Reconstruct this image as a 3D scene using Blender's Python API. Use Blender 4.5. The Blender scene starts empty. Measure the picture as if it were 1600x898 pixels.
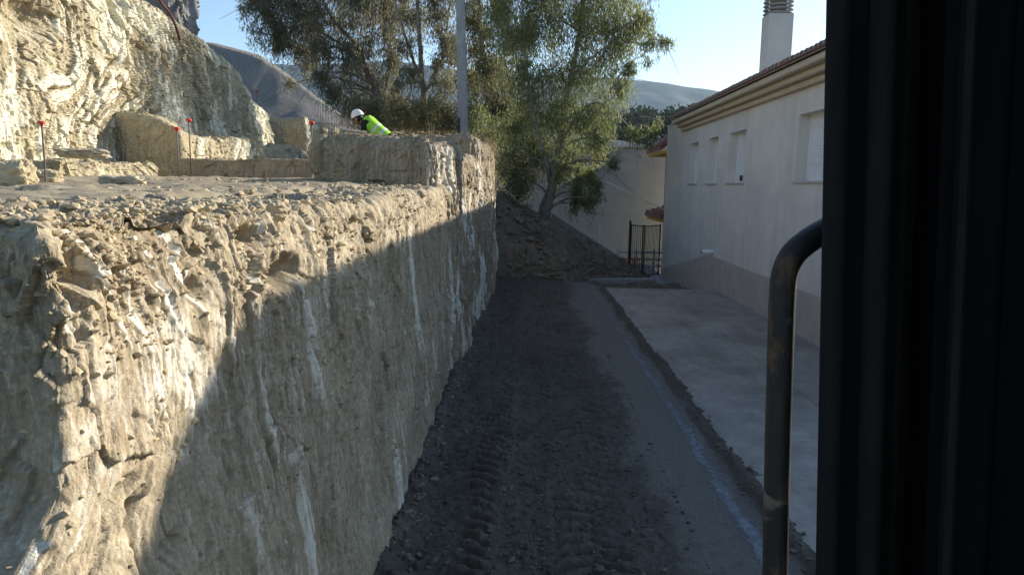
import bpy, bmesh, math, random
import numpy as np
from mathutils import Vector, Matrix

random.seed(7)
rng = np.random.default_rng(7)
scene = bpy.context.scene
COL = scene.collection

# ------------------------------------------------------------------ camera
EYE = (0.0, 0.0, 2.7)
FPX = 1150.0                                   # focal length in pixels of a 1600 px wide picture
YAW, PITCH, ROLL = -0.019172, 0.136035, math.radians(1.0)
_f = Vector((math.sin(YAW)*math.cos(PITCH), math.cos(YAW)*math.cos(PITCH), -math.sin(PITCH)))
_r0 = Vector((math.cos(YAW), -math.sin(YAW), 0.0)); _u0 = _r0.cross(_f)
_r = math.cos(ROLL)*_r0 + math.sin(ROLL)*_u0
_u = math.cos(ROLL)*_u0 - math.sin(ROLL)*_r0
cam_d = bpy.data.cameras.new('camera'); cam = bpy.data.objects.new('camera', cam_d); COL.objects.link(cam)
cam.matrix_world = Matrix(((_r.x, _u.x, -_f.x, EYE[0]), (_r.y, _u.y, -_f.y, EYE[1]), (_r.z, _u.z, -_f.z, EYE[2]), (0, 0, 0, 1)))
cam_d.sensor_width = 36.0; cam_d.lens = 36.0*FPX/1600.0
cam_d.clip_start = 0.02; cam_d.clip_end = 20000
scene.camera = cam

# ------------------------------------------------------------------ sky, sun, exposure
SUN = Vector((1.0, 0.85, 0.497)).normalized()   # towards the sun
SUN_EL = math.asin(SUN.z); SUN_AZ = math.atan2(SUN.x, SUN.y)
world = bpy.data.worlds.new('World'); scene.world = world; world.use_nodes = True
wn = world.node_tree.nodes; wl = world.node_tree.links
sky = wn.new('ShaderNodeTexSky'); sky.sky_type = 'NISHITA'; sky.sun_disc = False
sky.sun_elevation = SUN_EL; sky.sun_rotation = SUN_AZ
sky.altitude = 400; sky.air_density = 1.0; sky.dust_density = 0.5; sky.ozone_density = 2.5
bg = wn['Background']; bg.inputs['Strength'].default_value = 0.095
wl.new(sky.outputs[0], bg.inputs['Color'])
sun_d = bpy.data.lights.new('sun', 'SUN'); sun_d.energy = 4.8; sun_d.angle = math.radians(0.5); sun_d.color = (1.0, 0.91, 0.77)
sun = bpy.data.objects.new('sun', sun_d); COL.objects.link(sun)
sun.rotation_euler = SUN.to_track_quat('Z', 'Y').to_euler(); sun.location = (20, 17, 12)
scene.view_settings.view_transform = 'Standard'; scene.view_settings.look = 'None'
scene.view_settings.gamma = 1.0; scene.view_settings.exposure = 1.15
scene.render.engine = 'CYCLES'
try:
    scene.cycles.use_denoising = True
    scene.cycles.max_bounces = 6; scene.cycles.transparent_max_bounces = 8
except Exception:
    pass

# ------------------------------------------------------------------ helpers
def ray(px, py):
    return _f + _r*((px-800)/FPX) + _u*((449-py)/FPX)
def atY(px, py, Y):
    d = ray(px, py); t = Y/d.y; return Vector((d.x*t, Y, EYE[2]+d.z*t))
def atX(px, py, X):
    d = ray(px, py); t = X/d.x; return Vector((X, d.y*t, EYE[2]+d.z*t))

def tag(o, label=None, cat=None, group=None, kind=None):
    if label: o['label'] = label
    if cat: o['category'] = cat
    if group: o['group'] = group
    if kind: o['kind'] = kind
    return o
def link(o, parent=None):
    COL.objects.link(o)
    if parent is not None: o.parent = parent
    return o
def empty(name, loc, label=None, cat=None, group=None):
    o = bpy.data.objects.new(name, None); o.location = loc; o.empty_display_size = 0.2
    link(o); return tag(o, label, cat, group)
def from_bm(name, bm, mat, parent=None, smooth=False):
    me = bpy.data.meshes.new(name); bm.normal_update(); bm.to_mesh(me); bm.free()
    if isinstance(mat, (list, tuple)):
        for m in mat: me.materials.append(m)
    elif mat: me.materials.append(mat)
    if smooth:
        me.polygons.foreach_set('use_smooth', np.ones(len(me.polygons), dtype=bool))
    o = bpy.data.objects.new(name, me)
    link(o, parent)
    if parent is not None and parent.type == 'EMPTY':
        o.matrix_parent_inverse = Matrix.Translation(parent.location).inverted()
    return o
def part(o, parent):
    o.parent = parent
    p = parent
    o.matrix_parent_inverse = Matrix.Identity(4)
    return o
def mesh_np(name, verts, faces, mat, parent=None, smooth=True, attrs=None, cattrs=None):
    """verts (n,3), faces (m,4) or (m,3)"""
    verts = np.asarray(verts, dtype=np.float32); faces = np.asarray(faces, dtype=np.int32)
    me = bpy.data.meshes.new(name)
    n, m, k = len(verts), len(faces), faces.shape[1]
    me.vertices.add(n); me.vertices.foreach_set('co', verts.ravel())
    me.loops.add(m*k); me.loops.foreach_set('vertex_index', faces.ravel())
    me.polygons.add(m)
    me.polygons.foreach_set('loop_start', np.arange(0, m*k, k, dtype=np.int32))
    me.polygons.foreach_set('loop_total', np.full(m, k, dtype=np.int32))
    me.polygons.foreach_set('use_smooth', np.full(m, smooth, dtype=bool))
    for an, av in (attrs or {}).items():
        a = me.attributes.new(an, 'FLOAT', 'POINT'); a.data.foreach_set('value', np.asarray(av, dtype=np.float32).ravel())
    me.update(calc_edges=True)
    me.materials.append(mat)
    o = bpy.data.objects.new(name, me); link(o, parent)
    if parent is not None and parent.type == 'EMPTY':
        o.matrix_parent_inverse = Matrix.Translation(parent.location).inverted()
    return o
def grid_faces(nu, nv):
    i = np.arange(nu-1)[:, None]*nv + np.arange(nv-1)[None, :]
    return np.stack([i, i+nv, i+nv+1, i+1], axis=-1).reshape(-1, 4)

def add_box(bm, x0, x1, y0, y1, z0, z1):
    v = [bm.verts.new(p) for p in ((x0,y0,z0),(x1,y0,z0),(x1,y1,z0),(x0,y1,z0),(x0,y0,z1),(x1,y0,z1),(x1,y1,z1),(x0,y1,z1))]
    for f in ((3,2,1,0),(4,5,6,7),(0,1,5,4),(1,2,6,5),(2,3,7,6),(3,0,4,7)): bm.faces.new([v[i] for i in f])
    return v
def add_prism(bm, poly, axis, a0, a1):
    """polygon of 2-tuples extruded along axis ('x': (y,z), 'y': (x,z), 'z': (x,y))"""
    def P(q, a): return {'x': (a, q[0], q[1]), 'y': (q[0], a, q[1]), 'z': (q[0], q[1], a)}[axis]
    A = [bm.verts.new(P(q, a0)) for q in poly]; B = [bm.verts.new(P(q, a1)) for q in poly]
    n = len(poly)
    bm.faces.new(A); bm.faces.new(B[::-1])
    for i in range(n): bm.faces.new((A[i], B[i], B[(i+1) % n], A[(i+1) % n]))
    bmesh.ops.recalc_face_normals(bm, faces=bm.faces[:])
def add_tube(bm, pts, radii, seg=10, cap=True):
    pts = [Vector(p) for p in pts]
    if not isinstance(radii, (list, tuple)): radii = [radii]*len(pts)
    rings = []; prev = None
    for i, p in enumerate(pts):
        t = (pts[min(i+1, len(pts)-1)] - pts[max(i-1, 0)]).normalized()
        if prev is None:
            a = Vector((1, 0, 0)) if abs(t.x) < 0.8 else Vector((0, 1, 0))
            prev = (a - t*a.dot(t)).normalized()
        prev = (prev - t*prev.dot(t)).normalized(); b = t.cross(prev)
        rings.append([bm.verts.new(p + (prev*math.cos(2*math.pi*k/seg) + b*math.sin(2*math.pi*k/seg))*radii[i]) for k in range(seg)])
    for i in range(len(rings)-1):
        for k in range(seg):
            bm.faces.new((rings[i][k], rings[i][(k+1) % seg], rings[i+1][(k+1) % seg], rings[i+1][k]))
    if cap:
        bm.faces.new(rings[0][::-1]); bm.faces.new(rings[-1])
def bez(pts, n):
    """Catmull-Rom through points"""
    pts = [Vector(p) for p in pts]; q = [pts[0]*2-pts[1]] + pts + [pts[-1]*2-pts[-2]]
    out = []
    for i in range(1, len(q)-2):
        for k in range(n):
            t = k/n
            out.append(0.5*((2*q[i]) + (q[i+1]-q[i-1])*t + (2*q[i-1]-5*q[i]+4*q[i+1]-q[i+2])*t*t + (3*q[i]-q[i-1]-3*q[i+1]+q[i+2])*t**3))
    out.append(pts[-1]); return out

# ---- vectorised noise
def _hash(ix, iy, iz, s):
    h = (ix*374761393 + iy*668265263 + iz*2147483647 + s*1274126177) & 0xFFFFFFFF
    h = ((h ^ (h >> 13))*1274126177) & 0xFFFFFFFF
    h = ((h ^ (h >> 16))*2246822519) & 0xFFFFFFFF
    return (h ^ (h >> 15)) & 0xFFFFFFFF
def hash01(ix, iy=0, iz=0, s=0):
    ix = np.asarray(ix, dtype=np.int64); iy = np.asarray(iy, dtype=np.int64); iz = np.asarray(iz, dtype=np.int64)
    return _hash(ix, iy, iz, s).astype(np.float64)/4294967295.0
def vnoise(x, y, z, s=0):
    """value noise in -1..1"""
    x, y, z = np.broadcast_arrays(np.asarray(x, float), np.asarray(y, float), np.asarray(z, float))
    xi = np.floor(x).astype(np.int64); yi = np.floor(y).astype(np.int64); zi = np.floor(z).astype(np.int64)
    fx = x-xi; fy = y-yi; fz = z-zi
    fx = fx*fx*fx*(fx*(fx*6-15)+10); fy = fy*fy*fy*(fy*(fy*6-15)+10); fz = fz*fz*fz*(fz*(fz*6-15)+10)
    r = 0
    for dx in (0, 1):
        wx = fx if dx else 1-fx
        for dy in (0, 1):
            wy = fy if dy else 1-fy
            for dz in (0, 1):
                wz = fz if dz else 1-fz
                r = r + wx*wy*wz*hash01(xi+dx, yi+dy, zi+dz, s)
    return r*2-1
def fbm(x, y, z, oct=4, s=0, gain=0.5):
    a, r, t = 1.0, 0, 0
    for o in range(oct):
        r = r + a*vnoise(x*2**o+o*13.7, y*2**o+o*7.1, z*2**o+o*3.3, s+o); t += a; a *= gain
    return r/t
def cellnoise(x, y, z, s=0):
    """F1 distance and the value of the nearest cell"""
    xi = np.floor(x).astype(np.int64); yi = np.floor(y).astype(np.int64); zi = np.floor(z).astype(np.int64)
    best = np.full(x.shape, 9.0); val = np.zeros(x.shape)
    for dx in (-1, 0, 1):
        for dy in (-1, 0, 1):
            for dz in (-1, 0, 1):
                cx, cy, cz = xi+dx, yi+dy, zi+dz
                d = (cx+hash01(cx, cy, cz, s)-x)**2 + (cy+hash01(cx, cy, cz, s+1)-y)**2 + (cz+hash01(cx, cy, cz, s+2)-z)**2
                m = d < best
                best = np.where(m, d, best); val = np.where(m, hash01(cx, cy, cz, s+3), val)
    return np.sqrt(best), val
def facets(x, y, z, s=0, off=0.35):
    """broken-soil relief: every cell is a small plane with its own tilt and height"""
    x, y, z = np.broadcast_arrays(x, y, z)
    xi = np.floor(x-0.5).astype(np.int64); yi = np.floor(y-0.5).astype(np.int64); zi = np.floor(z-0.5).astype(np.int64)
    best = np.full(x.shape, 9.0); val = np.zeros(x.shape)
    for dx in (0, 1):
        for dy in (0, 1):
            for dz in (0, 1):
                cx, cy, cz = xi+dx, yi+dy, zi+dz
                hb = _hash(cx, cy, cz, s); h1 = (hb & 1023)/1023.0; h2 = ((hb >> 10) & 1023)/1023.0; h3 = ((hb >> 20) & 1023)/1023.0
                ex, ey, ez = x-cx-0.5-(h1-0.5)*0.8, y-cy-0.5-(h2-0.5)*0.8, z-cz-0.5-(h3-0.5)*0.8
                d = ex*ex+ey*ey+ez*ez
                m = d < best
                t = ((h2*7.3) % 1-0.5)*1.3*ex+((h3*5.7) % 1-0.5)*1.3*ey+((h1*9.1) % 1-0.62)*ez*1.6+((h1*3.7+h2*2.9) % 1-0.5)*off
                best = np.where(m, d, best); val = np.where(m, t, val)
    return val
def sstep(a, b, x):
    t = np.clip((x-a)/(b-a), 0, 1); return t*t*(3-2*t)

# ------------------------------------------------------------------ materials
def newmat(name):
    m = bpy.data.materials.new(name); m.use_nodes = True
    nt = m.node_tree; b = nt.nodes['Principled BSDF']
    b.inputs['Roughness'].default_value = 0.9
    b.inputs['Specular IOR Level'].default_value = 0.15
    return m, nt, b
def N(nt, kind, **kw):
    n = nt.nodes.new('ShaderNode'+kind)
    for k, v in kw.items(): setattr(n, k, v)
    return n
def noise_node(nt, vec, scale, detail=5, rough=0.6, stretch=None):
    if stretch:
        mp = N(nt, 'Mapping'); mp.inputs['Scale'].default_value = stretch
        nt.links.new(vec, mp.inputs['Vector']); vec = mp.outputs[0]
    n = N(nt, 'TexNoise'); n.inputs['Scale'].default_value = scale; n.inputs['Detail'].default_value = detail
    n.inputs['Roughness'].default_value = rough
    nt.links.new(vec, n.inputs['Vector']); return n.outputs[0]
def ramp(nt, fac, stops):
    r = N(nt, 'ValToRGB'); e = r.color_ramp.elements
    while len(e) < len(stops): e.new(0.5)
    for i, (p, c) in enumerate(stops):
        e[i].position = p; e[i].color = (c[0], c[1], c[2], 1) if isinstance(c, (tuple, list)) else (c, c, c, 1)
    nt.links.new(fac, r.inputs[0]); return r.outputs[0]
def mix(nt, fac, a, b, blend='MIX'):
    n = N(nt, 'Mix', data_type='RGBA', blend_type=blend)
    for sock, v in ((0, fac), (6, a), (7, b)):
        if isinstance(v, bpy.types.NodeSocket): nt.links.new(v, n.inputs[sock])
        elif isinstance(v, (tuple, list)): n.inputs[sock].default_value = (v[0], v[1], v[2], 1)
        else: n.inputs[sock].default_value = v
    return n.outputs[2]
def math_node(nt, op, a, b=None):
    n = N(nt, 'Math', operation=op)
    for i, v in enumerate((a, b)):
        if v is None: continue
        if isinstance(v, bpy.types.NodeSocket): nt.links.new(v, n.inputs[i])
        else: n.inputs[i].default_value = v
    return n.outputs[0]
def bump(nt, b, h, strength, dist):
    n = N(nt, 'Bump'); n.inputs['Strength'].default_value = strength; n.inputs['Distance'].default_value = dist
    nt.links.new(h, n.inputs['Height']); nt.links.new(n.outputs[0], b.inputs['Normal'])
def objco(nt):
    return N(nt, 'TexCoord').outputs['Object']

def earth_mat(name, sand, brown, pale, speck=0.6, bump_s=0.5, bump_d=0.02, scale=1.0, streak=0.45):
    """cut soil: sandy ground, browner patches, pale chalky marks where attribute 'scr' is set"""
    m, nt, b = newmat(name); co = objco(nt)
    big = noise_node(nt, co, 1.3*scale, 4, 0.6); mid = noise_node(nt, co, 7*scale, 6, 0.7); fine = noise_node(nt, co, 45*scale, 5, 0.7)
    c = mix(nt, ramp(nt, big, ((0.38, 0), (0.62, 1))), sand, brown)
    c = mix(nt, ramp(nt, mid, ((0.35, 0.0), (0.7, 0.75))), c, [v*0.66 for v in sand])
    stk = noise_node(nt, co, 26*scale, 5, 0.7, stretch=(1, 1, 0.10)); stk2 = noise_node(nt, co, 7*scale, 4, 0.65, stretch=(1, 1, 0.14))
    c = mix(nt, ramp(nt, stk, ((0.52, 0.0), (0.70, streak))), c, pale)
    c = mix(nt, ramp(nt, stk2, ((0.50, 0.0), (0.72, streak*0.8))), c, [v*0.55 for v in brown])
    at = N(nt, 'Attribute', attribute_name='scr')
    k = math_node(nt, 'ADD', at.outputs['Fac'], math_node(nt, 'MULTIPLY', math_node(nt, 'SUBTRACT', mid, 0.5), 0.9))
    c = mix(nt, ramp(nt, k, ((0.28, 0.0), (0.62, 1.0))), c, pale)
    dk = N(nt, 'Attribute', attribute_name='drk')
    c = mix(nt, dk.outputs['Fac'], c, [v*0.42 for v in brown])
    f = ramp(nt, fine, ((0.3, 1.0-0.55*speck), (0.7, 1.0+0.12*speck)))
    c = mix(nt, 1.0, c, f, 'MULTIPLY')
    nt.links.new(c, b.inputs['Base Color'])
    h = math_node(nt, 'ADD', math_node(nt, 'MULTIPLY', mid, 0.6), math_node(nt, 'MULTIPLY', fine, 0.5))
    bump(nt, b, h, bump_s, bump_d)
    b.inputs['Roughness'].default_value = 0.95; b.inputs['Specular IOR Level'].default_value = 0.1
    return m
def plain_mat(name, col, rough=0.8, var=0.15, scale=6, bump_s=0.0, metal=0.0, spec=0.2, fine=0.0):
    m, nt, b = newmat(name); co = objco(nt)
    n = noise_node(nt, co, scale, 5, 0.65)
    c = mix(nt, 1.0, col, ramp(nt, n, ((0.3, 1-var), (0.7, 1+var*0.5))), 'MULTIPLY')
    if fine:
        n2 = noise_node(nt, co, scale*14, 4, 0.7)
        c = mix(nt, 1.0, c, ramp(nt, n2, ((0.3, 1-fine), (0.7, 1+fine*0.4))), 'MULTIPLY')
    nt.links.new(c, b.inputs['Base Color'])
    b.inputs['Roughness'].default_value = rough; b.inputs['Metallic'].default_value = metal
    b.inputs['Specular IOR Level'].default_value = spec
    if bump_s: bump(nt, b, noise_node(nt, co, scale*8, 6, 0.7), bump_s, 0.01)
    return m

M = {}
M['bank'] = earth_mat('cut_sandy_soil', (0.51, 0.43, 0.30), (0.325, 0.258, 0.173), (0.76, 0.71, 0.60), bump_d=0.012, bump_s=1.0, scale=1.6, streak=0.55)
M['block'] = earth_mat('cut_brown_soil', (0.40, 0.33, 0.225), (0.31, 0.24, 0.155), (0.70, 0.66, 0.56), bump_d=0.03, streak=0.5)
M['cliff'] = earth_mat('chalky_cliff_soil', (0.55, 0.475, 0.315), (0.42, 0.345, 0.22), (0.80, 0.75, 0.58), bump_d=0.05, bump_s=0.8, scale=0.8, streak=0.55)
M['floor'] = earth_mat('trodden_terrace_soil', (0.39, 0.335, 0.24), (0.30, 0.25, 0.175), (0.56, 0.51, 0.41), bump_d=0.02, streak=0.1)
M['lane'] = earth_mat('damp_dark_soil', (0.185, 0.158, 0.125), (0.14, 0.12, 0.097), (0.235, 0.215, 0.185), speck=0.9, bump_d=0.025, bump_s=0.9, scale=1.5, streak=0.0)
M['mound'] = earth_mat('dark_spoil_soil', (0.25, 0.20, 0.145), (0.185, 0.145, 0.105), (0.34, 0.29, 0.23), bump_d=0.05, streak=0.1)
M['hill'] = earth_mat('grey_hill_soil', (0.27, 0.255, 0.235), (0.20, 0.19, 0.178), (0.36, 0.34, 0.30), bump_d=0.3, scale=0.15, streak=0.3)
M['clod'] = plain_mat('dark_clod', (0.175, 0.15, 0.12), 0.95, 0.6, 2.5, 0.4, fine=0.4)
M['sandclod'] = plain_mat('sandy_clod', (0.47, 0.385, 0.25), 0.95, 0.35, 6, 0.5)
M['stone'] = plain_mat('pale_stone', (0.52, 0.45, 0.33), 0.9, 0.3, 9, 0.5, fine=0.3)
M['rock'] = plain_mat('grey_rock', (0.25, 0.25, 0.25), 0.95, 0.45, 2.0, 0.9, fine=0.4)
M['ground'] = plain_mat('dry_valley_soil', (0.17, 0.155, 0.11), 0.95, 0.4, 0.3, 0.3)
M['render'] = plain_mat('off_white_wall_render', (0.69, 0.645, 0.58), 0.9, 0.08, 1.6, 0.25, fine=0.05)
def stain(mat, col, scale, stretch, lo, hi, amt):
    nt = mat.node_tree; b = nt.nodes['Principled BSDF']; src = b.inputs['Base Color'].links[0].from_socket
    n = noise_node(nt, objco(nt), scale, 5, 0.65, stretch)
    nt.links.new(mix(nt, ramp(nt, n, ((lo, 0.0), (hi, amt))), src, col), b.inputs['Base Color'])
stain(M['render'], (0.40, 0.375, 0.34), 2.2, (1, 1, 0.12), 0.52, 0.75, 0.5)
stain(M['render'], (0.50, 0.47, 0.43), 0.5, (1, 1, 1.6), 0.45, 0.7, 0.55)
M['plinth'] = plain_mat('pinkish_plinth_paint', (0.50, 0.43, 0.365), 0.9, 0.14, 2.5, 0.25, fine=0.08)
M['cornice'] = plain_mat('ochre_cornice', (0.54, 0.455, 0.34), 0.9, 0.12, 3, 0.2)
M['tile'] = plain_mat('brown_roof_tile', (0.30, 0.22, 0.185), 0.85, 0.45, 7, 0.3)
M['white'] = plain_mat('white_painted_metal', (0.72, 0.72, 0.72), 0.5, 0.06, 5, 0, spec=0.4)
M['darkhole'] = plain_mat('black_plastic', (0.03, 0.03, 0.032), 0.6, 0.1, 5)
M['sill'] = plain_mat('stone_sill', (0.48, 0.45, 0.41), 0.8, 0.12, 8)
M['concrete'] = plain_mat('grey_concrete', (0.30, 0.30, 0.295), 0.9, 0.22, 1.2, 0.35, fine=0.18)
M['pole'] = plain_mat('weathered_pole', (0.33, 0.315, 0.30), 0.9, 0.25, 3, 0.3, fine=0.2)
M['beige'] = plain_mat('beige_house_render', (0.36, 0.35, 0.325), 0.9, 0.14, 0.7, 0.2, fine=0.05)
M['yellow'] = plain_mat('yellow_eave_paint', (0.62, 0.38, 0.07), 0.8, 0.1, 4)
M['redtile'] = plain_mat('red_clay_tile', (0.27, 0.125, 0.09), 0.85, 0.3, 5, 0.2)
M['gate'] = plain_mat('brown_gate_paint', (0.045, 0.030, 0.024), 0.5, 0.3, 8, 0, spec=0.4)
M['galv'] = plain_mat('galvanised_metal', (0.50, 0.50, 0.50), 0.45, 0.15, 8, 0, metal=0.6, spec=0.5)
M['orange'] = plain_mat('orange_plastic_net', (0.55, 0.13, 0.06), 0.7, 0.1, 5)
M['redcap'] = plain_mat('red_plastic_cap', (0.62, 0.035, 0.02), 0.5, 0.15, 20, spec=0.4)
M['rebar'] = plain_mat('rusty_rebar', (0.20, 0.17, 0.15), 0.7, 0.35, 25, 0.2, metal=0.4)
M['redhose'] = plain_mat('dull_red_hose', (0.10, 0.035, 0.033), 0.7, 0.2, 6)
M['helmet'] = plain_mat('white_helmet_plastic', (0.78, 0.78, 0.78), 0.35, 0.04, 10, spec=0.5)
M['vest'] = plain_mat('yellow_green_vest', (0.34, 0.68, 0.06), 0.8, 0.15, 12)
M['reflect'] = plain_mat('silver_reflective_band', (0.62, 0.65, 0.60), 0.4, 0.1, 10, spec=0.5)
M['skin'] = plain_mat('skin', (0.42, 0.24, 0.17), 0.6, 0.1, 10)
M['shirt'] = plain_mat('dark_shirt', (0.018, 0.026, 0.024), 0.9, 0.2, 10)
M['trousers'] = plain_mat('dark_blue_trousers', (0.03, 0.035, 0.06), 0.9, 0.2, 10)
M['boot'] = plain_mat('brown_boot', (0.06, 0.04, 0.03), 0.7, 0.2, 10)
M['hair'] = plain_mat('dark_hair', (0.02, 0.016, 0.014), 0.7, 0.2, 20)
M['bark'] = plain_mat('eucalyptus_bark', (0.27, 0.225, 0.185), 0.9, 0.55, 3.5, 0.6, fine=0.3)
M['rope'] = plain_mat('pale_cable', (0.62, 0.60, 0.55), 0.8, 0.1, 5)
M['bag'] = plain_mat('white_bag', (0.7, 0.72, 0.76), 0.8, 0.1, 5)

def cab_mat(name, col, rough, wear=0.0, wearcol=(0.2, 0.2, 0.19)):
    m, nt, b = newmat(name); co = objco(nt)
    n = noise_node(nt, co, 7, 6, 0.75, stretch=(1, 1, 0.25)); n2 = noise_node(nt, co, 60, 5, 0.7, stretch=(1, 1, 0.12))
    c = mix(nt, ramp(nt, n2, ((0.45, 0), (0.75, 0.5))), col, [v*2.0+0.001 for v in col])
    if wear:
        c = mix(nt, ramp(nt, n, ((0.62-0.1*wear, 0), (0.68, 0.8*wear))), c, wearcol)
    nt.links.new(c, b.inputs['Base Color']); b.inputs['Specular IOR Level'].default_value = 0.08
    nt.links.new(ramp(nt, n, ((0.3, rough), (0.7, min(1, rough+0.25)))), b.inputs['Roughness'])
    bump(nt, b, n2, 0.15, 0.002)
    return m
M['rubber'] = cab_mat('black_rubber_seal', (0.013, 0.0125, 0.0115), 0.8)
M['cabpaint'] = cab_mat('black_cab_paint', (0.0028, 0.003, 0.0034), 0.6, 0.35, (0.009, 0.010, 0.011))
M['cabtrim'] = cab_mat('dusty_dark_trim', (0.018, 0.017, 0.014), 0.8)
def handle_mat():
    m, nt, b = newmat('scuffed_black_handle_paint'); co = objco(nt)
    n = noise_node(nt, co, 22, 6, 0.7, stretch=(1, 1, 0.45)); n2 = noise_node(nt, co, 90, 5, 0.7); n3 = noise_node(nt, co, 9, 4, 0.6, stretch=(1, 1, 2.5))
    c = mix(nt, ramp(nt, n, ((0.54, 0), (0.64, 0.8))), (0.018, 0.017, 0.015), (0.11, 0.062, 0.035))
    c = mix(nt, ramp(nt, n3, ((0.60, 0), (0.68, 0.7))), c, (0.17, 0.145, 0.10))
    c = mix(nt, ramp(nt, n2, ((0.56, 0), (0.68, 0.6))), c, (0.03, 0.025, 0.02))
    nt.links.new(c, b.inputs['Base Color'])
    nt.links.new(ramp(nt, n, ((0.4, 0.5), (0.65, 0.85))), b.inputs['Roughness']); b.inputs['Specular IOR Level'].default_value = 0.35
    bump(nt, b, n2, 0.3, 0.0015); return m
M['handle'] = handle_mat()

def leaf_mat(name, cols, trans=0.35):
    m, nt, b = newmat(name); at = N(nt, 'Attribute', attribute_name='tone')
    c = ramp(nt, at.outputs['Fac'], ((0.0, cols[0]), (0.5, cols[1]), (1.0, cols[2])))
    nt.links.new(c, b.inputs['Base Color']); b.inputs['Roughness'].default_value = 0.55; b.inputs['Specular IOR Level'].default_value = 0.3
    tr = N(nt, 'BsdfTranslucent'); nt.links.new(c, tr.inputs['Color'])
    ms = N(nt, 'MixShader'); ms.inputs[0].default_value = trans
    nt.links.new(b.outputs[0], ms.inputs[1]); nt.links.new(tr.outputs[0], ms.inputs[2])
    nt.links.new(ms.outputs[0], nt.nodes['Material Output'].inputs['Surface']); return m
M['leaf_a'] = leaf_mat('eucalyptus_leaf', ((0.085, 0.11, 0.046), (0.185, 0.21, 0.082), (0.36, 0.36, 0.18)), 0.5)
M['leaf_b'] = leaf_mat('greyish_eucalyptus_leaf', ((0.095, 0.097, 0.06), (0.18, 0.17, 0.10), (0.32, 0.285, 0.18)), 0.48)
M['leaf_c'] = leaf_mat('olive_scrub_leaf', ((0.075, 0.08, 0.038), (0.17, 0.16, 0.07), (0.30, 0.26, 0.13)), 0.5)
M['drygrass'] = leaf_mat('dry_straw', ((0.22, 0.16, 0.09), (0.34, 0.25, 0.14), (0.45, 0.36, 0.22)), 0.3)
M['wood'] = leaf_mat('far_wood_leaf', ((0.028, 0.04, 0.022), (0.045, 0.058, 0.03), (0.07, 0.08, 0.045)), 0.15)
M['wood'].node_tree.nodes['Principled BSDF'].inputs['Roughness'].default_value = 1.0; M['wood'].node_tree.nodes['Principled BSDF'].inputs['Specular IOR Level'].default_value = 0.0

# ------------------------------------------------------------------ setting: ground
def terrain_z(x, y):
    """broad valley floor under everything"""
    return np.where(y < 20, -0.4, 0)+np.where(y >= 20, -0.4-np.minimum((y-20)*0.167, 4.0), 0)
xs = np.concatenate([np.linspace(-2400, -60, 30), np.linspace(-50, 60, 56), np.linspace(75, 2400, 30)])
ys = np.concatenate([np.linspace(-300, -20, 10), np.linspace(-15, 60, 76), np.geomspace(66, 2600, 40)])
X, Y = np.meshgrid(xs, ys, indexing='ij')
Z = terrain_z(X, Y) + np.where(Y > 60, fbm(X/60, Y/60, 0, 3)*1.2, 0)
tag(mesh_np('ground', np.stack([X, Y, Z], -1).reshape(-1, 3), grid_faces(len(xs), len(ys)), M['ground']), 'brown valley ground stretching to the far hills', 'ground', kind='structure')

# the dirt lane: churned by the tracks, smoother dust strip on the right
def lane_z(x, y):
    z = fbm(x*1.1, y*0.8, 0, 3, 11)*0.035 + fbm(x*5, y*5, 0, 4, 12, 0.6)*0.022 + fbm(x*16, y*16, 0, 3, 13, 0.6)*0.009
    z = z + facets(x*7.0, y*7.0, x*0+0.3, 26)*0.034 + facets(x*19, y*19, x*0+0.3, 27)*0.018
    wob = 0.10*vnoise(y*0.35, 0, 0, 14)
    tr = 0
    for c, w, sd in ((-0.45, 0.30, 1), (0.62, 0.32, 2), (0.1, 0.22, 3)):
        k = np.clip(1-np.abs((x-c-wob)/w), 0, 1); k = sstep(0, 0.35, k)
        bar = np.sin((y*(1+0.003*sd)+0.35*np.abs(x-c-wob)+0.05*vnoise(x*4, y*2, 0, 15+sd))*2*math.pi/0.19+sd)
        msk = sstep(-0.5, 0.2, vnoise(x*1.2, y*0.7, 3, 18+sd))
        tr = tr + k*(-0.016 + 0.042*np.clip(bar*1.6, -1, 1)*msk)
    z = z + tr*sstep(-1.0, -0.8, x)
    smooth = sstep(0.98, 1.25, x+0.12*vnoise(y*0.9, x, 0, 19))*(1-sstep(1.9, 2.05, x))
    z = z*(1-0.72*smooth) + 0.02*smooth
    ridge = np.exp(-((x-2.08-0.05*vnoise(y*0.8, 0, 0, 20))/0.075)**2)
    z = z + ridge*(0.045+0.045*vnoise(x*4, y*3, 0, 21))
    z = z + 0.09*np.exp(-((x+1.02)/0.14)**2)*(0.6+0.6*vnoise(x*5, y*4, 0, 22))
    z = z + 0.03*sstep(1.95, 2.12, x) - 0.03*sstep(2.16, 2.26, x)
    return z - np.clip(y-20.3, 0, 9)*0.10*sstep(0.5, 2.0, x)
xs = np.linspace(-1.5, 2.36, 320); ys = np.concatenate([np.linspace(1.0, 4.2, 40), np.geomspace(4.25, 25.5, 620)])
X, Y = np.meshgrid(xs, ys, indexing='ij'); Z = lane_z(X, Y)
dust = sstep(0.9, 1.35, X+0.16*vnoise(Y*0.8, X, 0, 19)+0.22*fbm(X*5, Y*3, 0, 4, 24, 0.7))*(1-sstep(1.93, 2.05, X+0.05*vnoise(Y*2, 0, 0, 25)))
dust = 0.62*dust + 0.3*np.exp(-((X-2.3)/0.09)**2)
tag(mesh_np('dirt_lane', np.stack([X, Y, Z], -1).reshape(-1, 3), grid_faces(len(xs), len(ys)), M['lane'], attrs={'scr': dust, 'drk': np.zeros(X.size)}),
    'dark churned dirt lane with track marks beside the cut bank', 'dirt lane', kind='structure')

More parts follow.
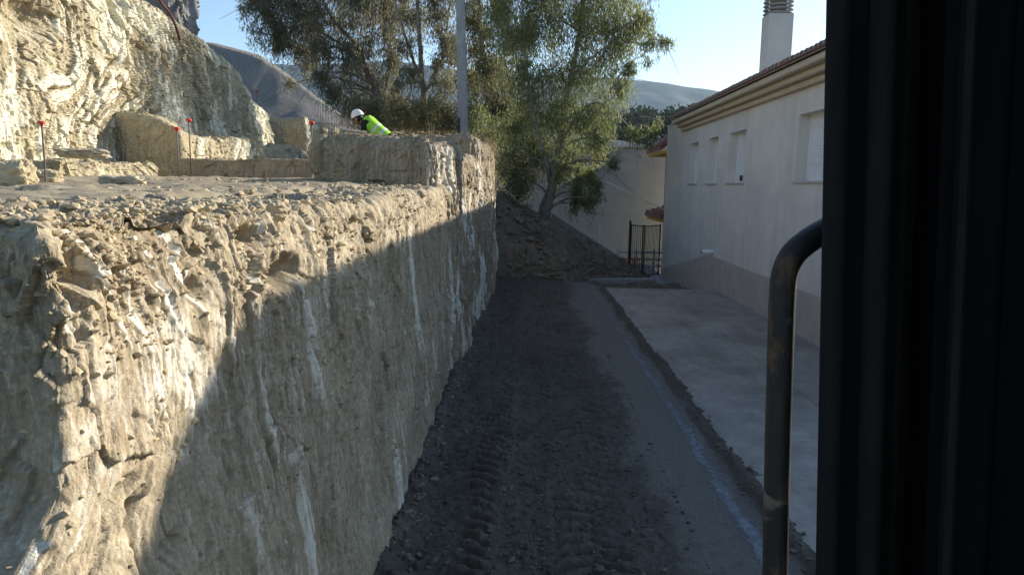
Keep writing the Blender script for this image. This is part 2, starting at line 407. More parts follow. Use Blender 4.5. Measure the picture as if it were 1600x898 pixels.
# lime marking line along the lane: patchy powder, kept where it has not worn off
def lime_line():
    xs = np.linspace(-0.085, 0.085, 25); ys = np.geomspace(4.2, 22.0, 1300)
    U, Yv = np.meshgrid(xs, ys, indexing='ij'); Xv = 1.82+U+0.02*vnoise(Yv*0.5, 0, 0, 31)
    Zv = lane_z(Xv, Yv)+0.004
    V = np.stack([Xv, Yv, Zv], -1).reshape(-1, 3); Fq = grid_faces(len(xs), len(ys))
    c = V[Fq].mean(1); u = np.abs(c[:, 0]-1.82)/0.07
    u = np.abs(c[:, 0]-1.82)/0.085
    keep = (fbm(c[:, 0]*9, c[:, 1]*2.5, 0, 2, 33)*0.6 + fbm(c[:, 0]*60, c[:, 1]*45, 0, 3, 34, 0.7)*0.9 + 0.60 - u**1.5*0.85 - 0.35*sstep(8.5, 13.5, c[:, 1])) > 0.2
    m = plain_mat('lime_powder', (0.26, 0.27, 0.285), 0.95, 0.4, 18, fine=0.35)
    tag(mesh_np('lime_line', V, Fq[keep], m), 'worn pale lime marking line along the dirt lane', 'marking line', kind='structure')
lime_line()

# concrete drive beside the house: cast slabs with open joints
drive = empty('concrete_drive', (3.7, 12, 0), 'grey concrete drive running along the house wall', 'drive'); drive['kind'] = 'structure'
M['drive'] = plain_mat('dusty_drive_concrete', (0.38, 0.34, 0.29), 0.92, 0.34, 0.9, 0.3, fine=0.2)
stain(M['drive'], (0.20, 0.175, 0.145), 0.8, (2.2, 0.6, 1), 0.48, 0.72, 0.75)
stain(M['drive'], (0.15, 0.135, 0.115), 9.0, (1, 1, 1), 0.60, 0.72, 0.5)
def slab(x0, x1, y0, y1, i):
    bm = bmesh.new(); nx, ny = 14, 20; top = []
    for a in range(nx+1):
        row = []
        for b_ in range(ny+1):
            x = x0+(x1-x0)*a/nx; y = y0+(y1-y0)*b_/ny
            z = 0.035 + 0.006*float(vnoise(x*1.5, y*1.5, i, 41)) - max(0, y-19.8)*0.167
            row.append(bm.verts.new((x, y, z)))
        top.append(row)
    for a in range(nx):
        for b_ in range(ny): bm.faces.new((top[a][b_], top[a+1][b_], top[a+1][b_+1], top[a][b_+1]))
    ed = [top[a][0] for a in range(nx+1)] + [top[nx][b_] for b_ in range(1, ny+1)] + [top[a][ny] for a in range(nx-1, -1, -1)] + [top[0][b_] for b_ in range(ny-1, 0, -1)]
    lo = [bm.verts.new((v.co.x, v.co.y, v.co.z-0.15)) for v in ed]
    for k in range(len(ed)):
        bm.faces.new((ed[k], lo[k], lo[(k+1) % len(ed)], ed[(k+1) % len(ed)]))
    from_bm('slab', bm, M['drive'], drive, smooth=False)
k = 0
for y0, y1 in ((1.0, 4.99), (5.0, 9.59), (9.6, 14.39), (14.4, 19.79), (19.8, 23.0)):
    for x0, x1 in ((2.15, 3.70), (3.709, 5.125)):
        slab(x0, x1, y0, y1, k); k += 1

# ------------------------------------------------------------------ setting: cut banks
def resample(path, corner, step_fn):
    """round the corners of a polyline in plan, then sample it with a step that grows with distance from the eye"""
    p = [np.array(q, float) for q in path]; out = [p[0]]
    for i in range(1, len(p)-1):
        a = p[i]-p[i-1]; b = p[i+1]-p[i]; la, lb = np.linalg.norm(a), np.linalg.norm(b)
        r = min(corner, la*0.45, lb*0.45); s = p[i]-a/la*r; e = p[i]+b/lb*r
        for t in np.linspace(0, 1, 14): out.append((1-t)**2*s+2*t*(1-t)*p[i]+t*t*e)
    out.append(p[-1]); out = np.array(out)
    seg = np.linalg.norm(np.diff(out, axis=0), axis=1); cum = np.concatenate([[0], np.cumsum(seg)])
    s, pts = 0.0, []
    while s < cum[-1]:
        q = np.array([np.interp(s, cum, out[:, 0]), np.interp(s, cum, out[:, 1])]); pts.append((s, *q))
        s += step_fn(q)
    pts.append((cum[-1], *out[-1])); pts = np.array(pts)
    tang = np.gradient(pts[:, 1:], axis=0); tang /= np.linalg.norm(tang, axis=1)[:, None]
    # smooth tangents a little
    arc = pts[:, 0]; ker = np.ones(31)/31
    tang = np.stack([np.convolve(np.pad(tang[:, k_], 15, mode='edge'), ker, mode='valid') for k_ in (0, 1)], 1); tang /= np.linalg.norm(tang, axis=1)[:, None]
    nrm = np.stack([tang[:, 1], -tang[:, 0]], 1)
    return pts[:, 0], pts[:, 1:], nrm

def bank(name, path, zbot, ztop, mat, label, batter=0.05, rad=0.12, top_in=0.4, nwall=120, ntop=30, corner=0.25,
         step=0.0028, smin=0.006, amp=1.0, plate=4.0, pamp=0.035, tilt=0.15, seed=0, scratch=None, pale=0.35, shape=None, drk=None, fineamp=1.0, smooth=True, side_pale=False, stamp=1.0):
    sc, P2, N2 = resample(path, corner, lambda q: max(smin, step*np.hypot(*q)))
    nu = len(sc)
    zt = np.array([ztop(x, y) if callable(ztop) else ztop for x, y in P2])
    tw = np.linspace(0, 1, nwall); ta = np.linspace(0, 1, 14)[1:]; tt = np.linspace(0, 1, ntop+1)[1:]**1.4
    H = (zt-rad-zbot)
    zz = np.concatenate([zbot+H[:, None]*tw[None], (zt-rad)[:, None]+rad*np.sin(ta*math.pi/2)[None], zt[:, None]-0.0*tt[None]], 1)
    inw = np.concatenate([batter*H[:, None]*tw[None], batter*H[:, None]+rad*(1-np.cos(ta*math.pi/2))[None], batter*H[:, None]+rad+tt[None]*top_in], 1)
    nv = zz.shape[1]
    isw = np.concatenate([np.ones(nwall), 1-ta, np.zeros(ntop)])[None]*np.ones((nu, 1))
    topdrop = np.concatenate([np.zeros(nwall+13), sstep(0.7, 1.0, tt)*0.12])[None]
    x = P2[:, :1]-N2[:, :1]*inw; y = P2[:, 1:]-N2[:, 1:]*inw; z = zz-topdrop
    a = sc[:, None]*np.ones((1, nv))
    # normals: outward on the wall, up on the top
    nx = N2[:, :1]*isw; ny = N2[:, 1:]*isw; nz = 1-isw
    ln = np.sqrt(nx**2+ny**2+nz**2); nx, ny, nz = nx/ln, ny/ln, nz/ln
    d = amp*(fbm(x*0.9, y*0.9, z*0.9, 3, seed)*0.10 + fbm(x*3.2, y*3.2, z*2.2, 3, seed+5, 0.6)*0.02 + fbm(x*16, y*16, z*10, 2, seed+9, 0.6)*0.008*fineamp)
    wq = 0.25*vnoise(x*5, y*5, z*5, seed+2)
    cv = facets(x*3.4+wq, y*3.4+wq, z*2.2, seed+12)
    rough = sstep(-0.35, 0.4, vnoise(x*1.1, y*1.1, z*1.1, seed+13)+0.35*(z-zbot)/(zt[:, None]-zbot)-0.1)
    d = d + amp*cv*0.085*(0.35+0.65*rough)
    d = d + amp*facets(x*9+wq*2, y*9, z*5.5, seed+14)*0.034*(0.35+0.65*rough)
    if fineamp > 0: d = d + amp*fineamp*facets(x*24+wq*3, y*24, z*15, seed+16)*0.013
    # bucket-tooth marks: upright plates with ragged edges
    tl = tilt+0.22*vnoise(a*0.5, z*0.4, 0, seed+20)
    ap = a - z*tl + 0.10*vnoise(a*1.3, z*1.1, 1, seed+21) + 0.03*vnoise(a*6, z*2.5, 1, seed+26)
    pale_f = 0; pm = sstep(1.62, 1.92, y) if name == 'earth_bank' else 1.0
    for sclx, w in ((plate, 1.0), (plate*2.7, 0.5), (plate*6.5, 0.25)):
        kf = ap*sclx; ki = np.floor(kf).astype(np.int64); f = kf-ki
        rowi = np.floor(z*(0.55+0.5*hash01(ki, 0, 0, seed+22))*max(1, sclx/plate*0.7) + hash01(ki, 1, 0, seed+23)*7).astype(np.int64)
        hh = hash01(ki, rowi, 0, seed+24)
        edge = sstep(0, 0.18, f)*sstep(0, 0.18, 1-f)
        groove = 1-sstep(0.0, 0.10, np.minimum(f, 1-f))
        d = d + isw*pm*w*pamp*((hh-0.5)*edge - 0.35*groove*(hh > 0.35))
        pale_f = pale_f + w*np.clip(hh-0.55, 0, 1)*2*edge
    st = fbm(ap*26, z*2.2, 0, 3, seed+27, 0.6); st2 = fbm(ap*9, z*1.2, 3, 3, seed+28, 0.6)
    d = d + isw*pm*pamp*stamp*(0.16*np.abs(st)+0.35*np.abs(st2))
    pale_f = (pale_f + 0.8*sstep(0.05, 0.5, st2)+0.5*sstep(0.1, 0.5, st))*pm
    brk = sstep(-0.45, 0.35, fbm(x*1.2, y*1.2, z*1.0, 3, seed+30))
    scr = np.clip(pale_f*pale*brk*1.25, 0, 0.85)*isw + 0.12*vnoise(x*2, y*2, z*2, seed+31)
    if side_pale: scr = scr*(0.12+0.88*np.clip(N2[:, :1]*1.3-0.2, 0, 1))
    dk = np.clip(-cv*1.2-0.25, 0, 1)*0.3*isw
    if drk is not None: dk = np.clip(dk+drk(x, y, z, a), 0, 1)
    if shape is not None:
        dd, scr = shape(x, y, z, a, isw, d, scr); d = dd
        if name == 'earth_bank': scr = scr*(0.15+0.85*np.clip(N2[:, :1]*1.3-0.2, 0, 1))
    if scratch:
        for (sy0, sz0, sy1, sz1, wd) in scratch:
            dy, dz = sy1-sy0, sz1-sz0; L2 = dy*dy+dz*dz
            t = ((y-sy0)*dy+(z-sz0)*dz)/L2
            wob = 0.012*vnoise(z*6, sy0*9, 0, 77)
            dist = np.abs((y-sy0+wob)*dz-(z-sz0)*dy)/math.sqrt(L2)
            wv = wd*(0.55+0.6*vnoise(t*6, sy0*5, 1, 78)**2+0.3*np.sin(np.clip(t, 0, 1)*math.pi))
            k = (1-sstep(wv*0.6, wv*1.15, dist))*sstep(-0.02, 0.05, t)*(1-sstep(0.9, 1.03, t))*isw*sstep(0.35, 0.7, N2[:, :1])
            d = d - k*0.002 + isw*0.006*np.exp(-((dist-wv*1.5)/(wv*0.6))**2)*((t > 0) & (t < 1))
            scr = np.maximum(scr, k*1.5)
    x = x+nx*d; y = y+ny*d; z = z+nz*d
    if name == 'earth_bank':                    # the foot of the near corner bellies out towards the viewer
        y = y-(1-sstep(1.66, 1.97, z+0.10*vnoise(x*3, z*2, 0, 441)))*(1-sstep(1.75, 3.2, y))*(0.24+0.07*vnoise(x*3, z*3, 1, 442))
        y = y+sstep(1.97, 2.25, z)*(1-sstep(2.4, 2.56, z))*(1-sstep(1.75, 2.4, y))*0.05
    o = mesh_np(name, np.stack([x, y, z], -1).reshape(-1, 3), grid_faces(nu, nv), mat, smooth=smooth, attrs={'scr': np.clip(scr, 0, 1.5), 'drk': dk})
    return tag(o, label, 'earth bank', kind='structure')

def top_patch(name, x0, x1, y0, y1, zf, mat, label, nx=60, ny=80, amp=1.0, geom=False, seed=50):
    xs = np.linspace(x0, x1, nx); ys = np.geomspace(y0, y1, ny) if geom else np.linspace(y0, y1, ny)
    X, Y = np.meshgrid(xs, ys, indexing='ij')
    Z = zf(X, Y) + amp*(fbm(X*0.8, Y*0.8, 0, 3, seed)*0.05 + fbm(X*4, Y*4, 0, 4, seed+3, 0.6)*0.02 + facets(X*5, Y*5, X*0+0.4, seed+4)*0.03)
    o = mesh_np(name, np.stack([X, Y, Z], -1).reshape(-1, 3), grid_faces(nx, ny), mat,
                attrs={'scr': 0.15*fbm(X*1.5, Y*1.5, 0, 3, seed+8)+0.1, 'drk': np.zeros(X.size)})
    return tag(o, label, 'earth terrace', kind='structure')

def floor_z(x, y):
    return 2.555+0.0145*y+0.004*np.clip(-x-1.1, 0, 9)-0.16*sstep(-2.0, -1.6, x)

# near bank: pixel-traced scrape lines turned into (y, z) on its right-hand face
def on_face(px, py): v = atX(px, py, -1.1); return v.y, v.z
SCR = []
for (a, b_, c, d_, w) in ((140,325,178,470,.010),(178,470,206,552,.009),(145,402,180,470,.010),(202,415,240,560,.009),(225,480,262,650,.010),(238,560,256,640,.007),
                        (236,348,272,420,.006),(272,335,300,400,.012),(310,420,325,505,.009),(290,400,305,470,.012),(345,350,352,395,.006),(372,360,380,405,.008),
                        (104,480,112,530,.014),(92,660,104,745,.016),(152,790,140,880,.012),(405,330,412,365,.006),(300,560,285,640,.010),(332,330,340,360,.005),
                        (385,400,395,455,.010),(440,370,448,420,.010),(478,350,484,395,.010),(516,340,520,380,.012),(218,380,224,412,.006),(118,820,108,890,.012),(270,440,290,520,.010)):
    y0, z0 = on_face(a, b_); y1, z1 = on_face(c, d_); SCR.append((y0, z0, y1, z1, w*1.4))

def near_shape(x, y, z, a, isw, d, scr):
    # lower half bellies out towards the lane at the near end; overhanging crumbly lip; corner notches
    near = 1-sstep(2.0, 4.0, y)
    d = d + isw*near*0.10*(1-sstep(1.4, 2.1, z))
    fc = isw*(1-sstep(1.62, 1.9, y))
    d = d + fc*(0.07*fbm(z*2.6, x*1.5, 0, 3, 431)+0.06*facets(x*6, y*6, z*5, 433))
    d = d + isw*0.10*np.exp(-((y-5.55)/0.45)**2)*sstep(1.7, 2.3, z) - isw*0.10*np.exp(-((y-4.75)/0.28)**2)*sstep(1.9, 2.4, z)
    lip = sstep(2.15, 2.55, z)*isw
    cv = facets(x*5.0, y*5.0, z*4.5, 401)
    d = d + lip*cv*0.05 + (1-isw)*cv*0.04
    cv2 = facets(x*13, y*13, z*11, 405)
    d = d + lip*cv2*0.028 + (1-isw)*cv2*0.022
    # deep pockets
    for (py_, pz_, ry, rz, dp) in ((on_face(440, 425)[0], on_face(440, 425)[1], 0.20, 0.065, 0.16), (on_face(130, 430)[0], on_face(130, 430)[1], 0.05, 0.05, 0.08),
                                   (on_face(225, 770)[0], on_face(225, 770)[1], 0.04, 0.035, 0.07), (on_face(395, 365)[0], on_face(395, 365)[1], 0.10, 0.05, 0.09), (2.45, 2.33, 0.06, 0.05, 0.07), (2.2, 1.62, 0.05, 0.04, 0.06), (3.3, 2.28, 0.12, 0.05, 0.08), (1.95, 1.86, 0.06, 0.03, 0.06)):
        k = np.exp(-(((y-py_)/ry)**2+((z-pz_)/rz)**2)**1.5); d = d - isw*k*dp; scr = scr*(1-k)
    scr = scr*(1-0.7*lip) 
    big = fbm(y*1.7-z*0.5, z*1.3, 2, 4, 88, 0.6)
    scr = scr + 0.34*isw*sstep(-0.05, 0.45, big)*(1-lip)*(0.5+0.5*near)
    pl = isw*sstep(0.1, 0.4, big)*(1-lip); d = d*(1-0.45*pl)+0.012*pl
    d = d + isw*facets(y*26, z*22, x*26, 421)*0.010*(1-0.7*pl)
    return d, scr
near_bank = bank('earth_bank', [(-5.2, 2.35), (-2.6, 1.80), (-1.05, 1.59), (-1.0, 3.0), (-1.06, 6.0), (-1.02, 9.9)], -0.15, lambda x, y: 2.60-0.03*math.exp(-((y-4.6)/1.0)**2)+0.012*max(0, y-5), M['bank'],
     'sunlit sandy cut bank beside the lane with pale scrape marks', batter=0.035, rad=0.10, top_in=0.75, nwall=440, ntop=60, corner=0.15, step=0.0020, smin=0.0042,
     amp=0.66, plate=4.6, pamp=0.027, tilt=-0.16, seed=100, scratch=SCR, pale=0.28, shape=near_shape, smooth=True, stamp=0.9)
top_patch('earth_terrace', -9.5, -1.55, 1.6, 28.0, floor_z, M['floor'], 'flat trodden soil terrace on top of the near bank', 220, 360, 1.0, True)

def yellowish(x, y, z, a): return 0
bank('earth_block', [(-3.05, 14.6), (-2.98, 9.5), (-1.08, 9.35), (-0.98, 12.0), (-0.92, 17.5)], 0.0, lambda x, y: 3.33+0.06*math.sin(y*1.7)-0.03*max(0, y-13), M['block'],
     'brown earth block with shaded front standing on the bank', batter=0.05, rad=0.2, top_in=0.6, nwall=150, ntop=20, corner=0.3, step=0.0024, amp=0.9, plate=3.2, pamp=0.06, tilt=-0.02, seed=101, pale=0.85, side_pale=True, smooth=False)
top_patch('earth_block_top', -2.7, -1.4, 9.8, 17.4, lambda x, y: 3.28+0*x, M['floor'], 'uneven top of the brown earth block', 40, 80)
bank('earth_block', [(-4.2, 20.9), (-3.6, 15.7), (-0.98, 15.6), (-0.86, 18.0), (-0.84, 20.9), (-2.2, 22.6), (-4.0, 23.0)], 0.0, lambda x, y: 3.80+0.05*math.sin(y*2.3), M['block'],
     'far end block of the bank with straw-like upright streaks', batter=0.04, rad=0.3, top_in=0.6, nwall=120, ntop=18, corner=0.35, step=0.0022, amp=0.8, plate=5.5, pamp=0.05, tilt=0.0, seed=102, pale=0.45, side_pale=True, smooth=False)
top_patch('earth_block_top', -3.4, -1.35, 16.1, 22.2, lambda x, y: 3.76+0*x, M['floor'], 'uneven top of the far end block', 40, 60)
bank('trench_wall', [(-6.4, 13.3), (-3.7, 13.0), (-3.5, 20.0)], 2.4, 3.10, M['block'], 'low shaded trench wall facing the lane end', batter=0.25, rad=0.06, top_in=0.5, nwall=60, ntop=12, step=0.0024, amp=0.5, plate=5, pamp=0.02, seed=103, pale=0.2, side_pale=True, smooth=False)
top_patch('trench_wall_top', -6.3, -3.85, 13.5, 22.5, lambda x, y: 3.06+0*x, M['floor'], 'soil behind the low trench wall', 40, 60)
bank('upper_bench', [(-9.5, 14.2), (-7.4, 13.55), (-6.25, 13.4), (-6.2, 16.5), (-6.15, 22.0)], 2.4, lambda x, y: 3.62+0.26*min(1, max(0, (-6.3-x)/0.9)) + 0.05*math.sin(y*2), M['cliff'],
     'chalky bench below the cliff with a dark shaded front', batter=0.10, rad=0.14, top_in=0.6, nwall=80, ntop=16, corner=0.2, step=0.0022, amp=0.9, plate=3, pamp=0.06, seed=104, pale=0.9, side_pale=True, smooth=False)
top_patch('upper_bench_top', -8.4, -6.55, 13.9, 25.0, lambda x, y: 3.56+0*x, M['floor'], 'dark soil on top of the chalky bench', 40, 60)
bank('low_bench', [(-9.0, 6.4), (-6.15, 6.6), (-5.95, 9.0), (-5.85, 12.0), (-6.6, 12.5), (-9.0, 12.9)], 2.4, lambda x, y: 2.90+0.02*(y-8), M['cliff'],
     'low lit ledge at the foot of the cliff', batter=0.35, rad=0.1, top_in=0.6, nwall=50, ntop=16, corner=0.3, step=0.0024, amp=1.2, plate=3, pamp=0.04, seed=105, pale=0.6, smooth=False)
top_patch('low_bench_top', -9.0, -6.5, 6.9, 12.4, lambda x, y: 2.88+0.02*(y-8), M['floor'], 'trodden soil on the low ledge', 50, 60)
bank('far_bench', [(-10.5, 23.6), (-8.0, 23.1), (-6.85, 23.0), (-6.7, 25.5), (-6.7, 29.0)], 2.6, lambda x, y: 4.68, M['cliff'],
     'far bench with shaded front and a thin lit edge', batter=0.06, rad=0.15, top_in=0.7, nwall=60, ntop=12, corner=0.25, step=0.0022, amp=0.9, plate=2.5, pamp=0.06, seed=106, pale=0.9, side_pale=True, smooth=False)
top_patch('far_bench_top', -10.0, -7.2, 23.5, 29.0, lambda x, y: 4.64+0*x, M['floor'], 'soil on top of the far bench', 30, 40)

# the tall cliff
def cliff_shape(x, y, z, a, isw, d, scr):
    wx = a+0.6*vnoise(a*0.5, z*0.6, 0, 201); wz = z+0.5*vnoise(a*0.6, z*0.6, 4, 202)
    sc1 = vnoise(wx*0.75, wz*0.9, 0, 203)
    d = d + isw*0.07*np.abs(sc1)                                     # scoops left by the bucket
    ledge = 1-sstep(0.0, 0.09, np.abs(sc1)); scr = np.maximum(scr, ledge*0.35*isw)
    cv = facets(wx*2.6, wz*2.0, y*0, 210); d = d + isw*cv*0.14*sstep(-0.2, 0.3, vnoise(a*0.6, z*0.7, 2, 211))
    scr = scr + isw*0.45*sstep(0.05, 0.6, fbm(a*0.55, z*0.8, 2, 3, 204)+0.25)
    k = np.exp(-(((y-12.0)/0.55)**2+((z-5.3)/0.3)**2)**1.5); d = d-isw*k*0.35; scr = scr*(1-k)
    return d, scr
def cliff_top(x, y):
    t = [(6, 7.3), (14.0, 7.2), (15.4, 6.5), (18.6, 6.15), (20.3, 5.85), (21.3, 5.1), (22.6, 4.8), (25, 4.6)]
    return float(np.interp(y, [q[0] for q in t], [q[1] for q in t]))
bank('cliff', [(-7.6, 5.0), (-7.55, 9.0), (-7.5, 14.0), (-7.45, 18.0), (-7.5, 22.8), (-9.5, 23.4)], 2.5, cliff_top, M['cliff'],
     'tall sunlit chalky cliff scraped by bucket teeth', batter=0.16, rad=0.3, top_in=2.5, nwall=330, ntop=24, corner=0.4, step=0.0020, amp=0.95, plate=5.0, pamp=0.075, tilt=0.22, seed=107, pale=0.75, shape=cliff_shape, smooth=False)
def plateau_z(x, y):
    t = np.interp(y, [6, 14.0, 15.4, 18.6, 20.3, 21.3, 22.6, 25], [7.3, 7.2, 6.5, 6.15, 5.85, 5.1, 4.8, 4.5])
    return t - 0.12 + np.clip(-9.5-x, 0, 12)*0.12
top_patch('cliff_top', -22, -8.6, 5.0, 26.0, plateau_z, M['floor'], 'brown soil slope above the cliff', 70, 90, 2.0)

# spoil mound beyond the end of the lane
def mound_z(x, y):
    prof = np.interp(x, [-3, -0.86, -0.2, 0.56, 2.32, 3.43, 4.3, 5.2], [2.9, 2.35, 2.0, 1.62, 0.70, 0.12, -0.45, -1.0])
    y = y-2.2*np.clip(x-1.2, 0, 1.25)
    fr = np.interp(y, [20.6, 21.4, 22.6, 24.2, 25.5, 30, 34], [0, 0.15, 0.55, 0.92, 1.0, 0.95, 0.6])
    base = -0.3-0.12*np.clip(y-20.5, 0, 12)
    return base+(prof-base)*fr
xs = np.linspace(-3.0, 5.0, 210); ys = np.concatenate([np.linspace(20.6, 26, 190), np.linspace(26.1, 33, 50)])
X, Y = np.meshgrid(xs, ys, indexing='ij')
Z = mound_z(X, Y)+fbm(X*0.8, Y*0.8, 0, 3, 61)*0.2+fbm(X*3.5, Y*3.5, 0, 4, 62, 0.6)*0.10+facets(X*3, Y*3, X*0+.3, 63)*0.16+facets(X*8, Y*8, X*0+.3, 64)*0.07
tag(mesh_np('spoil_mound', np.stack([X, Y, Z], -1).reshape(-1, 3), grid_faces(len(xs), len(ys)), M['mound'], smooth=False,
            attrs={'scr': 0.2*fbm(X, Y, 0, 3, 64), 'drk': np.zeros(X.size)}), 'dark spoil mound sloping down towards the gate', 'spoil mound', kind='structure')

# hillside and mountains
def ridge_mesh(name, label, pts, Y0, depth, mat, amp, nseed, nx=160, ny=40, cat='hill', fall=0.9):
    """pts: skyline (px, py) seen at distance Y0; the slope comes down towards the viewer"""
    sk = np.array([[*atY(px, py, Y0)] for px, py in pts])
    xs = np.linspace(sk[0, 0], sk[-1, 0], nx); zs = np.interp(xs, sk[:, 0], sk[:, 2])
    t = np.linspace(0, 1, ny)
    X = xs[:, None]*np.ones((1, ny)); Y = Y0-depth*(1-t)[None]*np.ones((nx, 1))
    zb = -4.0
    Z = zb+(zs[:, None]-zb)*(t**fall)[None]
    Z = Z+fbm(X/amp[0], Y/amp[0], 0, 5, nseed, 0.55)*amp[1]*np.sin(np.clip(t, 0.02, 1)*math.pi*0.93)[None]
    Xb = np.concatenate([X, X[:, -1:]], 1); Yb = np.concatenate([Y, Y[:, -1:]+depth*0.6], 1); Zb = np.concatenate([Z, np.full((nx, 1), zb)], 1)
    o = mesh_np(name, np.stack([Xb, Yb, Zb], -1).reshape(-1, 3), grid_faces(nx, ny+1), mat, attrs={'scr': np.zeros(Xb.size), 'drk': np.zeros(Xb.size)})
    return tag(o, label, cat, kind='structure')
ridge_mesh('hillside', 'shaded grey hillside behind the cliff', [(-500, 40), (100, 30), (250, 58), (300, 65), (360, 74), (410, 88), (445, 112), (480, 140), (520, 170), (560, 200), (620, 235), (700, 260)], 62, 14, M['hill'], (5, 1.6), 71)
M['mtn'] = plain_mat('wooded_mountain', (0.06, 0.068, 0.05), 0.95, 0.6, 0.03, 0)
ridge_mesh('mountain', 'blue hazy wooded mountain on the horizon', [(-900, 150), (-300, 120), (0, 105), (300, 100), (480, 100), (620, 96), (760, 112), (900, 118), (1000, 129), (1040, 132), (1080, 138), (1120, 143), (1200, 158), (1400, 190), (1700, 200), (2300, 150)], 1500, 330, M['mtn'], (160, 26), 72, 300, 70, 'mountain')
ridge_mesh('low_hill', 'nearer hazy hill below the mountain', [(300, 190), (600, 175), (800, 180), (960, 160), (1010, 170), (1060, 178), (1130, 186), (1300, 200), (1700, 220)], 640, 150, M['mtn'], (70, 8), 73, 220, 50, 'hill')

# ------------------------------------------------------------------ clods and stones
ICO_V, ICO_F = None, None
def _ico():
    global ICO_V, ICO_F
    bm = bmesh.new(); bmesh.ops.create_icosphere(bm, subdivisions=1, radius=1.0)
    bm.verts.ensure_lookup_table()
    ICO_V = np.array([v.co[:] for v in bm.verts]); ICO_F = np.array([[v.index for v in f.verts] for f in bm.faces]); bm.free()
_ico()
def clods(name, label, P, S, mat, seed):
    r = np.random.default_rng(seed); n = len(P); nv = len(ICO_V)
    jit = 1+0.38*(r.random((n, nv))-0.5)*2
    V = ICO_V[None]*jit[:, :, None]*(S[:, None]*np.array([1, 1, 0.62])*(0.7+0.6*r.random((n, 3))))[:, None, :]
    an = r.random(n)*6.283; c, s = np.cos(an)[:, None], np.sin(an)[:, None]
    V = np.stack([V[..., 0]*c-V[..., 1]*s, V[..., 0]*s+V[..., 1]*c, V[..., 2]], -1)+P[:, None, :]
    Fc = (ICO_F[None]+(np.arange(n)*nv)[:, None, None]).reshape(-1, 3)
    o = mesh_np(name, V.reshape(-1, 3), Fc, mat, smooth=False)
    return tag(o, label, 'clods', kind='stuff')
n = 5200
py = 4.6*np.exp(rng.random(n)*math.log(22.5/4.6)); px = rng.normal(0.1, 0.62, n); px = np.clip(px, -1.0, 1.35)
sz = 0.005+0.018*rng.random(n)**3+0.016*rng.random(n)**10
clods('dirt_clods', 'small dark clods strewn over the churned lane', np.stack([px, py, lane_z(px, py)+sz*0.25], -1), sz, M['clod'], 1)
n = 260
py = 4.6*np.exp(rng.random(n)*math.log(21/4.6)); px = 2.08+rng.normal(0, 0.07, n); sz = 0.008+0.02*rng.random(n)**3
clods('dirt_clods', 'dark crumbs along the edge of the concrete drive', np.stack([px, py, lane_z(px, py)+sz*0.3], -1), sz, M['clod'], 2)
n = 2600
py = 1.75*np.exp(rng.random(n)*math.log(13/1.75)); px = -1.12-np.abs(rng.normal(0, 1.0, n)); sz = (0.006+0.022*rng.random(n)**3)*(0.6+0.1*py)
px = np.clip(px, -5.7, -1.12); tz = np.where(px > -1.75, 2.60, floor_z(px, py))
clods('sand_clods', 'sandy crumbs strewn over the top of the near bank', np.stack([px, py, tz+sz*0.2], -1), sz, M['sandclod'], 3)
n = 700
py = rng.uniform(8, 22, n); px = np.where(rng.random(n) < 0.5, rng.uniform(-5.9, -3.2, n), rng.uniform(-3.0, -1.2, n)); sz = 0.012+0.04*rng.random(n)**3
hz = np.where(px > -3.0, np.where(py < 9.6, 2.68, np.where(py < 15.5, 3.30, 3.80)), np.where(py < 13.2, floor_z(px, py), 3.10))
clods('sand_clods', 'sandy lumps on the trench floor and block tops', np.stack([px, py, hz+sz*0.2], -1), sz, M['sandclod'], 4)

n = 520
py = 5.0*np.exp(rng.random(n)*math.log(20/5.0)); px = -1.0+np.abs(rng.normal(0, 0.13, n)); sz = 0.008+0.028*rng.random(n)**3
clods('sand_clods', 'pale lumps fallen at the foot of the near bank', np.stack([px, py, lane_z(px, py)+sz*0.25], -1), sz, plain_mat('fallen_lump', (0.25, 0.21, 0.155), 0.95, 0.5, 5, 0.4), 6)
n = 1500
px = rng.uniform(-1.2, 3.6, n); py = rng.uniform(21.0, 26.0, n); sz = 0.02+0.09*rng.random(n)**3
clods('spoil_lumps', 'brown lumps scattered over the spoil mound', np.stack([px, py, mound_z(px, py)+0.02], -1), sz, plain_mat('spoil_lump', (0.23, 0.185, 0.135), 0.95, 0.5, 3, 0.4), 7)
def face_crumbs():
    me = near_bank.data; nvv = len(me.vertices); co = np.empty(nvv*3, dtype=np.float32); me.vertices.foreach_get('co', co); co = co.reshape(-1, 3).astype(float)
    w = 1.0/(co[:, 1]+0.3)*np.where(co[:, 2] > 2.48, 3.0, np.where(co[:, 2] > 2.2, 1.3, 0.14))*sstep(-0.3, 0.5, fbm(co[:, 0]*2, co[:, 1]*2, co[:, 2]*2, 2, 91)); w[co[:, 2] < 0.1] = 0
    idx = rng.choice(nvv, 7000, p=w/w.sum()); P_ = co[idx]; sz = (0.0035+0.013*rng.random(len(idx))**3)*(0.7+0.22*P_[:, 1])
    clods('sand_crumbs', 'sandy crumbs clinging to the face of the near bank', P_, sz, M['sandclod'], 5)
face_crumbs()
